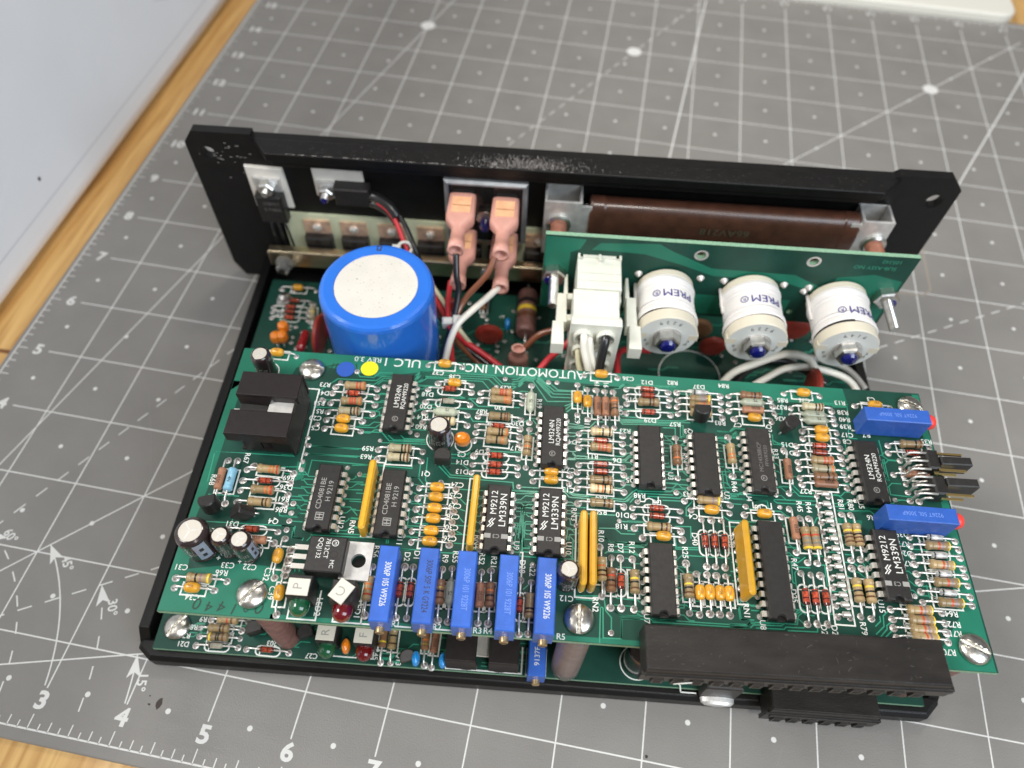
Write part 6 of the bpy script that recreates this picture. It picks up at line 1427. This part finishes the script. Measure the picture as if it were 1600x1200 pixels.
# ------------------------------------------------------------------ parts on the back plate
fz = lambda *a: T(a[0], FV, a[1]) @ TOV    # local x -> u, y -> z, z -> out of the plate
nb = MB()
P = [(-0.27, -0.37), (0.29, -0.37), (0.27, 0.36), (-0.27, 0.38)]
nb.prism(P, 0, 0.05, 'silicone_pad', 0.015, xf=fz(0.55, 1.97))
nb.obj('white_pad', drive)
nb = MB()
nb.box(-0.19, 0.19, -0.52, -0.02, 0.05, 0.24, 'epoxy_black', 0.02, xf=fz(0.57, 1.98))
nb.box(-0.19, 0.19, -0.04, 0.20, 0.05, 0.10, 'aluminium', 0.0, xf=fz(0.57, 1.98))
hexnut(nb, 0.125, 0.12, 'steel', fz(0.57, 2.06) @ T(0, 0, 0.10))
stud(nb, 0.055, 0.20, 'steel', fz(0.57, 2.06) @ T(0, 0, 0.10))
for q in (-0.1, 0, 0.1):
    nb.tube([(0.57 + q, FV - 0.14, 1.46), (0.58 + q * 1.2, FV - 0.16, 1.2), (0.62 + q * 1.2, FV - 0.2, 0.8)], 0.020, 'black_wire', 6)
for i, s in enumerate(('578Y57', 'S 71856')):
    nb.text(s, 0.075, 0, 0, 0, 'ink_faint', xf=fz(0.60, 1.84 - i * 0.11) @ T(0, 0, 0.242))
nb.obj('power_transistor', drive, label='black power transistor bolted upright on the left white pad')
nb = MB()
nb.prism([(-0.36, -0.24), (0.37, -0.22), (0.36, 0.24), (-0.36, 0.27)], 0, 0.05, 'silicone_pad', 0.015, xf=fz(1.60, 2.12))
nb.obj('white_pad', drive)
nb = MB()
nb.box(-0.04, 0.46, -0.21, 0.10, 0.05, 0.24, 'epoxy_black', 0.02, xf=fz(1.60, 2.1))
nb.box(-0.30, -0.02, -0.20, 0.09, 0.05, 0.10, 'aluminium', 0.0, xf=fz(1.60, 2.1))
hexnut(nb, 0.115, 0.10, 'steel', fz(1.42, 2.03) @ T(0, 0, 0.10))
stud(nb, 0.06, 0.20, 'steel', fz(1.42, 2.03) @ T(0, 0, 0.10))
nb.lathe([(0.19, 0.045), (0.22, 0.04), (0.225, 0.01)], 'lock_blue', 12, fz(1.42, 2.03) @ T(0, 0, 0.10))
nb.obj('power_transistor', drive, label='black power transistor lying sideways on the second white pad')
nb = MB()
sp = smoothpath([(2.03, 6.0, 2.05), (2.18, 5.95, 2.05), (2.36, 5.86, 1.98), (2.46, 5.78, 1.88)])
nb.tube(sp, 0.075, 'black_wire', 12)
nb.tube([Vector(p) + Vector((0.0, -0.02, -0.12)) for p in sp], 0.06, 'black_wire', 12)
nb.obj('heat_shrink_sleeve', drive)
# insulator strip with clamped transistors
nb = MB()
nb.box(0.62, 9.2, 6.09, 6.145, 0.62, 1.50, 'insulator', 0.0)
nb.obj('insulator_strip', drive)
for u in (1.14, 1.70, 2.28, 2.87, 3.45, 3.95, 4.52):
    nb = MB()
    plate([(-0.20, -0.22), (0.20, -0.22), (0.20, 0.09), (-0.20, 0.09)], [(0, -0.06, 0.06)], 0.04, 0.10, 'copper_tab', xf=fz(u, 1.33), mb=nb)
    nb.lathe([(0.04, 0.075), (0.13, 0.07), (0.155, 0.04)], 'tin', 14, fz(u, 1.30))
    nb.box(-0.20, 0.20, -0.60, -0.16, 0.04, 0.22, 'epoxy_black', 0.02, xf=fz(u, 1.33))
    nb.lathe([(0.22, 0.05), (0.221, 0.0)], 'void', 12, fz(u, 1.10))
    nb.obj('clamped_transistor', drive)
nb = MB()
nb.box(0.37, 9.2, 5.74, 5.90, 0.72, 1.03, 'nickel_bar', 0.02)
nb.obj('clamp_bar', drive, bevel=0.01)
nb = MB()
nb.lathe([(0, 0.14), (0.03, 0.14), (0.05, 0.10), (0.16, 0.10), (0.18, 0.07)], 'clear_plastic', 24, T(0.60, 5.74, 0.80) @ TOV)
nb.lathe([(0.02, 0.05), (0.2, 0.05)], 'epoxy_black', 12, T(0.60, 5.74, 0.80) @ TOV)
nb.obj('nylon_bush', drive)
for u in (3.35, 3.75):
    nb = MB()
    hexnut(nb, 0.10, 0.07, 'steel', T(u, 5.74, 0.90) @ TOV)
    nb.obj('nut', drive)
# bridge rectifier
nb = MB()
xf = fz(3.735, 2.0)
nb.prism([(-0.58, -0.56), (0.58, -0.56), (0.58, 0.56), (-0.58, 0.56)], 0, 0.33, 'bridge_case', 0.035, xf=xf)
nb.box(-0.51, 0.51, -0.50, 0.50, 0.331, 0.335, 'potting', xf=xf)
bridge = nb.obj('bridge_rectifier', drive, bevel=0.012)
nb = MB()
hexnut(nb, 0.14, 0.10, 'steel', xf @ T(0.0, 0.0, 0.335))
nb.lathe([(0.0, 0.09), (0.10, 0.08), (0.16, 0.05), (0.17, 0.01)], 'lock_blue', 16, xf @ T(0, -0.08, 0.40))
nb.obj('bolt', bridge)
for x, y in ((-0.30, 0.36), (0.29, 0.33), (-0.30, -0.32), (0.29, -0.33)):
    nb = MB()
    nb.box(x - 0.125, x + 0.125, y - 0.016, y + 0.016, 0.33, 0.62, 'chrome', xf=xf)
    nb.box(x - 0.14, x + 0.14, y - 0.04, y + 0.04, 0.335, 0.38, 'chrome', xf=xf)
    nb.obj('blade_terminal', bridge)
    # insulated push-on connector
    nb = MB()
    q = xf @ T(x, y, 0)

    def sect(z, a, b_, n=16, e=3.2):
        P = []
        for i in range(n):
            t = 2 * PI * i / n
            c, s = math.cos(t), math.sin(t)
            P.append((math.copysign(abs(c) ** (2 / e), c) * a, math.copysign(abs(s) ** (2 / e), s) * b_, z))
        return P
    rings = [sect(0.40, 0.165, 0.075, e=5), sect(0.42, 0.185, 0.09, e=5), sect(0.84, 0.195, 0.095, e=5), sect(0.90, 0.185, 0.095, e=4), sect(1.00, 0.115, 0.095, e=3), sect(1.04, 0.095, 0.09, e=2), sect(1.26, 0.095, 0.09, e=2), sect(1.27, 0.108, 0.105, e=2), sect(1.42, 0.115, 0.11, e=2), sect(1.42, 0.075, 0.075, e=2), sect(1.34, 0.06, 0.06, e=2)]
    V = [p for r in rings for p in r]
    F = [tuple(range(15, -1, -1)), tuple(160 + i for i in range(16))]
    for k in range(10):
        for i in range(16):
            F.append((k * 16 + i, k * 16 + (i + 1) % 16, (k + 1) * 16 + (i + 1) % 16, (k + 1) * 16 + i))
    nb.add(V, F, 'pink_vinyl', True, xf=q)
    nb.box(-0.13, 0.13, 0.090, 0.0962, 0.50, 0.80, 'pink_inner', xf=q)
    nb.box(-0.12, 0.12, 0.0955, 0.0975, 0.66, 0.672, 'brown_wire', xf=q)
    nb.obj('push_on_connector', drive)
# wirewound resistor and its two brackets
nb = MB()
n = 20
RO = [(0.19 * math.cos(2 * PI * i / n), 0.44 * math.sin(2 * PI * i / n)) for i in range(n)]
RO = [(math.copysign(abs(a / 0.19) ** 0.75, a) * 0.19, math.copysign(abs(b_ / 0.44) ** 0.75, b_) * 0.44) for a, b_ in RO]
V, F = [], []
us = []
u = 5.19
k = 0
while u < 8.93:
    us.append((u, 1.0 if (k % 2 == 0 or u < 5.42 or u > 8.72) else 0.955))
    u += 0.021
    k += 1
us[0] = (us[0][0], 0.94)
us[-1] = (us[-1][0], 0.94)
for u, s in us:
    for a, b_ in RO:
        V.append((u, 5.93 + a * s, 1.90 + b_ * (s if b_ else 1)))
for i in range(len(us) - 1):
    for k in range(n):
        F.append((i * n + k, (i + 1) * n + k, (i + 1) * n + (k + 1) % n, i * n + (k + 1) % n))
F += [tuple(range(n)), tuple((len(us) - 1) * n + i for i in reversed(range(n)))]
nb.add(V, F, 'wirewound', True)
nb.text('66AV218', 0.17, 0, 0, 0, 'wound_ink', rot=PI, wx=1.1, xf=T(7.10, 5.735, 2.02) @ TOV)
nb.obj('wirewound_resistor', drive, label='long dark brown ribbed power resistor on the back plate')
for u0, u1, s in ((4.56, 5.08, 1), (8.93, 9.36, -1)):
    nb = MB()
    t = 0.035
    z0, z1 = 1.35, 2.35
    va, vb = 5.78, 6.148
    nb.box(u0, u1, va, va + t, z0, z1, 'aluminium')
    nb.box(u0, u0 + t, va + t, vb, z0, z1, 'aluminium')
    nb.box(u1 - t, u1, va + t, vb, z0, z1, 'aluminium')
    nb.box(u0 + t, u1 - t, vb - 0.01, vb, z0, z1, 'aluminium')
    a, b_ = (u1 - 0.01, u1 + 0.14) if s > 0 else (u0 - 0.14, u0 + 0.01)
    nb.box(a, b_, va + 0.004, va + t, z0, z1 - 0.06, 'aluminium')
    nb.box(a - 0.01, b_, va + 0.05, va + 0.11, z1 - 0.12, z1 - 0.06, 'chrome')
    br = nb.obj('mounting_bracket', drive, bevel=0.006)
    uc = 4.78 if s > 0 else 9.215
    nb = MB()
    nb.lathe([(0, 0.17), (0.04, 0.17), (0.06, 0.14)], 'steel', 24, T(uc, va, 1.95) @ TOV)
    nb.lathe([(0.05, 0.118), (0.86, 0.118)], 'post_brown', 20, T(uc, va, 1.95) @ TOV)
    nb.obj('standoff_post', drive, bevel=0.0)
    nb = MB()
    nb.lathe([(0.0, 0.10), (0.08, 0.09), (0.10, 0.03)], 'void', 16, T(uc, va + t, 2.05) @ Matrix.Rotation(-PI / 2, 4, 'X'))
    nb.obj('bolt_head', br)

# ------------------------------------------------------------------ upright coil board
SB = 4.85
q = T(0, SB, 0) @ TOV
nb = plate([(4.59, 1.25), (9.34, 1.25), (9.34, 2.645), (4.59, 2.645)], [(6.612, 2.449, 0.062), (8.053, 2.466, 0.062), (5.89, 2.03, 0.03), (8.069, 1.46, 0.04)], -0.062, -0.002, 'laminate', xf=q)
plate([(4.592, 1.252), (9.338, 1.252), (9.338, 2.643), (4.592, 2.643)], [(6.612, 2.449, 0.062), (8.053, 2.466, 0.062), (5.89, 2.03, 0.03), (8.069, 1.46, 0.04)], -0.001, 0.0, 'mask', xf=q, mb=nb)
coilboard = nb.obj('coil_circuit_board', drive)
nb = MB()
for P in ([(4.60, 1.26), (4.93, 1.26), (4.93, 2.35), (5.05, 2.42), (5.12, 2.60), (4.60, 2.62)],
          [(5.20, 2.42), (5.30, 2.55), (6.05, 2.60), (6.25, 2.48), (6.80, 2.22), (7.9, 2.20), (8.3, 2.0), (8.3, 1.85), (8.1, 1.95), (7.7, 2.08), (6.85, 2.08), (6.4, 2.25), (5.9, 2.40), (5.5, 2.42)],
          [(8.45, 1.3), (9.3, 1.3), (9.3, 2.2), (8.9, 2.3), (8.45, 2.2)], [(5.9, 1.3), (8.0, 1.3), (8.0, 1.7), (5.9, 1.7)]):
    nb.add([(x, y, 0.0006) for x, y in reversed(P)] if False else [(x, y, 0.0006) for x, y in P], [tuple(range(len(P)))], 'pour', xf=q)
for x, y, r in ((6.612, 2.449, 0.062), (8.053, 2.466, 0.062)):
    V = [(x + math.cos(2 * PI * i / 24) * rr2, y + math.sin(2 * PI * i / 24) * rr2, 0.0012) for rr2 in (r + 0.03, r) for i in range(24)]
    nb.add(V, [(i, (i + 1) % 24, 24 + (i + 1) % 24, 24 + i) for i in range(24)], 'solder', xf=q)
for x, y in ((5.87, 2.03), (6.70, 2.02), (7.02, 2.0), (7.82, 2.0), (8.16, 1.98), (8.12, 1.9)):
    nb.lathe([(0.0, 0.055), (0.02, 0.04), (0.05, 0.015)], 'solder', 12, q @ T(x, y, 0))
nb.text('105342', 0.085, 9.02, 2.55, 0.0015, 'trace', rot=PI, xf=q)
nb.text('SUB-ASSY NO', 0.085, 8.85, 2.43, 0.0015, 'trace', rot=PI, wx=1.05, xf=q)
nb.obj('board_print', coilboard)
for u, z, r in ((4.745, 1.955, 0.165), (9.195, 1.93, 0.165)):
    nb = MB()
    hexnut(nb, r, 0.13, 'steel', T(u, SB, z) @ TOV)
    nb.lathe([(0.125, 0.085), (0.138, 0.08), (0.15, 0.02)], 'lock_blue', 20, T(u + (0.055 if u > 6 else -0.05), SB, z - 0.035) @ TOV)
    stud(nb, 0.068, 0.60, 'steel', T(u, SB, z) @ TOV)
    nb.obj('bolt_and_nut', coilboard)
for u, z, dd, lab in ((6.255, 1.80, '9229', 0.0), (7.41, 1.80, '9229', 0.02), (8.585, 1.79, '9149', -0.05)):
    nb = MB()
    xf = T(u, SB, z) @ TOV @ Matrix.Rotation(0.0, 4, 'Z')
    r = 0.39
    nb.lathe([(0.0, 0.2), (0.03, 0.2), (0.03, r * 0.985), (0.10, r * 0.985), (0.11, r * 0.93)], 'bobbin', 40, xf)
    ph = u * 3
    nb.lathe_wob([(0.10, r * 0.94), (0.125, r * 1.0), (0.17, r * 1.02), (0.20, r * 0.995), (0.235, r * 0.97), (0.26, r * 0.975), (0.29, r * 0.955), (0.36, r * 0.95), (0.45, r * 0.955), (0.52, r * 0.95), (0.55, r * 0.985), (0.575, r * 0.97), (0.60, r * 1.02), (0.66, r * 1.035), (0.685, r * 1.0)], 'tape_white', 48, xf, 0.014, ph)
    nb.lathe_wob([(0.305, r * 0.962), (0.315, r * 0.972), (0.50, r * 0.974), (0.51, r * 0.962)], 'tape_white', 48, xf, 0.010, ph + 1)
    if dd == '9149':
        A_ = [PI * 0.52 + i_ * 0.12 for i_ in range(14)]
        nb.add([(r * 1.012 * math.cos(q_), r * 1.012 * math.sin(q_), z_) for q_ in A_ for z_ in (0.672, 0.672 + 0.035)], [(2 * i_, 2 * i_ + 1, 2 * i_ + 3, 2 * i_ + 2) for i_ in range(13)], 'void', xf=xf)
    nb.lathe([(0.69, r * 0.96), (0.70, r * 1.0), (0.84, r * 1.0), (0.855, r * 0.97)], 'bobbin', 40, xf)
    nb.lathe([(0.8552, r * 0.965), (0.8560, 0.12)], 'bobbin_face', 40, xf, caps=False)
    nb.tube([tuple(xf @ Vector(p)) for p in ((-r - 0.01, 0.05, 0.02), (-r - 0.01, 0.04, 0.25), (-r * 0.99, 0.0, 0.4))], 0.025, 'tape_white', 6)
    nb.box(-r - 0.005, -r + 0.12, -0.05, 0.05, 0.78, 0.8575, 'bobbin', xf=xf)
    nb.box(r - 0.12, r + 0.005, -0.05, 0.05, 0.78, 0.8575, 'bobbin', xf=xf)
    hexnut(nb, 0.165, 0.15, 'steel', xf @ T(0, 0, 0.855))
    nb.lathe([(0.15, 0.10), (0.17, 0.10), (0.195, 0.08), (0.205, 0.03)], 'lock_blue', 18, xf @ T(0, 0, 0.855))
    nb.lathe([(0.0, 0.185), (0.012, 0.185)], 'aluminium', 22, xf @ T(0, 0, 0.855))

    def wrapc(qv):
        rr3 = r * 0.99 + 0.001
        a = PI / 2 + qv[0] / rr3
        return (rr3 * math.cos(a), rr3 * math.sin(a), qv[1])
    off = lab if isinstance(lab, float) else 0
    zc = 0.42 if dd != '9149' else 0.50
    nb.text('PREM', 0.165, -0.10 + off, zc, 0, 'ink_blue', xf=xf, warp=wrapc, wx=1.08)
    v_, f_ = text_mesh('R')
    cx, cy = 0.19 + off, zc
    nb.add([wrapc((cx + p[0] * 0.07, cy + p[1] * 0.07)) for p in v_], f_, 'ink_blue', xf=xf)
    ring = [(cx + rr4 * math.cos(2 * PI * i / 20), cy + rr4 * math.sin(2 * PI * i / 20)) for rr4 in (0.052, 0.041) for i in range(20)]
    nb.add([wrapc(p) for p in ring], [(i, (i + 1) % 20, 20 + (i + 1) % 20, 20 + i) for i in range(20)], 'ink_blue', xf=xf)
    for i, ch_ in enumerate(reversed(dd)):
        a = PI / 2 + (1.5 - i) * 0.30
        v_, f_ = text_mesh(ch_)
        nb.add([((0.29 + 0.0) * math.cos(a) + (p[0] * math.cos(a + PI / 2) + p[1] * math.cos(a + PI)) * 0.085, 0.29 * math.sin(a) + (p[0] * math.sin(a + PI / 2) + p[1] * math.sin(a + PI)) * 0.085, 0.8568) for p in v_], f_, 'ink_dark', xf=xf)
    for i, (ch_, a) in enumerate((('6', PI + 0.35), ('0', PI + 0.65), ('P', -0.45), ('S', -0.2))):
        v_, f_ = text_mesh(ch_)
        nb.add([(0.29 * math.cos(a) - p[0] * 0.09, 0.29 * math.sin(a) - p[1] * 0.09, 0.8568) for p in v_], f_, 'ink_dark', xf=xf)
    nb.obj('coil', coilboard, label='white taped coil, last of three on the right' if dd == '9149' else None)
# white multi-way plug and socket
nb = MB()
nb.prism([(5.03, 4.30), (5.60, 4.30), (5.60, 4.849), (5.03, 4.849)], 1.45, 2.30, 'nylon', 0.01)
nb.box(5.10, 5.53, 4.849 - 0.04, 4.849, 2.30, 2.33, 'nylon')
nb.box(5.03, 5.06, 4.78, 4.849, 2.30, 2.35, 'nylon')
nb.box(5.57, 5.60, 4.78, 4.849, 2.30, 2.35, 'nylon')
nb.box(5.30, 5.335, 4.75, 4.849, 2.30, 2.35, 'nylon')
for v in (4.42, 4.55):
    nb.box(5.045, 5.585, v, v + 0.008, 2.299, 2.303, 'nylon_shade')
nb.obj('plug_socket', coilboard, bevel=0.008)
nb = MB()
nb.prism([(4.99, 3.80), (5.57, 3.80), (5.57, 4.295), (4.99, 4.295)], 1.35, 2.28, 'nylon', 0.012)
nb.box(4.97, 5.60, 3.70, 3.82, 1.30, 2.31, 'nylon', 0.01)
for iu in range(2):
    for iz in range(3):
        uu, zz = 5.135 + iu * 0.285, 2.10 - iz * 0.30
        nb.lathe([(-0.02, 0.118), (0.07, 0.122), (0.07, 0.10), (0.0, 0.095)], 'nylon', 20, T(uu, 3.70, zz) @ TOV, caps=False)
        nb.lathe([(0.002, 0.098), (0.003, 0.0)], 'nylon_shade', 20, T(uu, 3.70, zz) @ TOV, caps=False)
nb.obj('wire_plug', drive, bevel=0.006)
for s, u0 in ((-1, 4.93), (1, 5.64)):
    nb = MB()
    P = [(0.0, 4.82), (-0.03 * s if False else 0.0, 4.82), (0, 4.82)]
    x0, x1 = (4.87, 4.95) if s < 0 else (5.68, 5.76)
    xo = -0.09 if s < 0 else 0.09
    for (va_, vb_, dx0, dx1) in ((4.45, 4.80, 0.0, 0.0), (3.98, 4.46, xo, xo * 0.2), (3.62, 3.99, xo * 1.55, xo * 1.2)):
        a_, b2 = sorted((x0 + dx0 if s < 0 else x0 + dx1 * 0.3, x1 + dx1 * 0.3 if s < 0 else x1 + dx0))
        nb.prism([(a_ + 0.012, va_), (b2 - 0.012, va_), (b2 - 0.022, vb_), (a_ + 0.022, vb_)], 1.78, 1.99, 'nylon', 0.008)
    nb.box(min(u0, u0 - s * 0.12), max(u0, u0 - s * 0.12), 4.38, 4.48, 1.75, 1.97, 'nylon')
    nb.box(min(u0, u0 - s * 0.12), max(u0, u0 - s * 0.12), 4.02, 4.12, 1.75, 1.97, 'nylon')
    nb.obj('latch', drive, bevel=0.005)
# wires
WC = {'black': 'black_wire', 'red': 'red_wire', 'white': 'white_wire', 'cream': 'cream_wire', 'brown': 'brown_wire', 'grey': 'grey_wire'}
for c, r, P in WIRES:
    MB().tube(smoothpath(P, 8), r, WC[c], 10).obj('wire', drive, label=c + ' insulated wire')
nb = MB()
nb.prism([(-0.125, -0.05), (0.125, -0.05), (0.125, 0.05), (-0.125, 0.05)], -0.10, 0.12, 'tie', 0.02, chb=0.02)
nb.box(0.02, 0.12, -0.06, 0.06, -0.06, 0.15, 'tie', 0.01)
nb.obj('cable_tie', drive, (3.415, 4.17, 1.56), rot=(0.3, 0.0, 0.1))
nb = MB()
nb.tube([(2.60 + 0.10 * math.cos(t), 5.45 + 0.05 * math.sin(t), 1.60 + 0.07 * math.sin(t)) for t in [2 * PI * i / 16 for i in range(17)]], 0.022, 'tie', 8)
nb.box(2.42, 2.54, 5.38, 5.46, 1.56, 1.66, 'tie', 0.01)
nb.obj('cable_tie', drive)
# pink terminal standing on the lower board
nb = MB()
nb.lathe([(0, 0.14), (0.30, 0.15), (0.38, 0.14), (0.46, 0.09), (0.52, 0.085), (0.68, 0.10), (0.68, 0.07), (0.62, 0.06)], 'pink_vinyl', 20, Matrix.Diagonal((1, 0.7, 1, 1)))
nb.obj('push_on_connector', drive, (4.33, 4.33, LZ + 0.05), rot=(0.25, 0, 0))
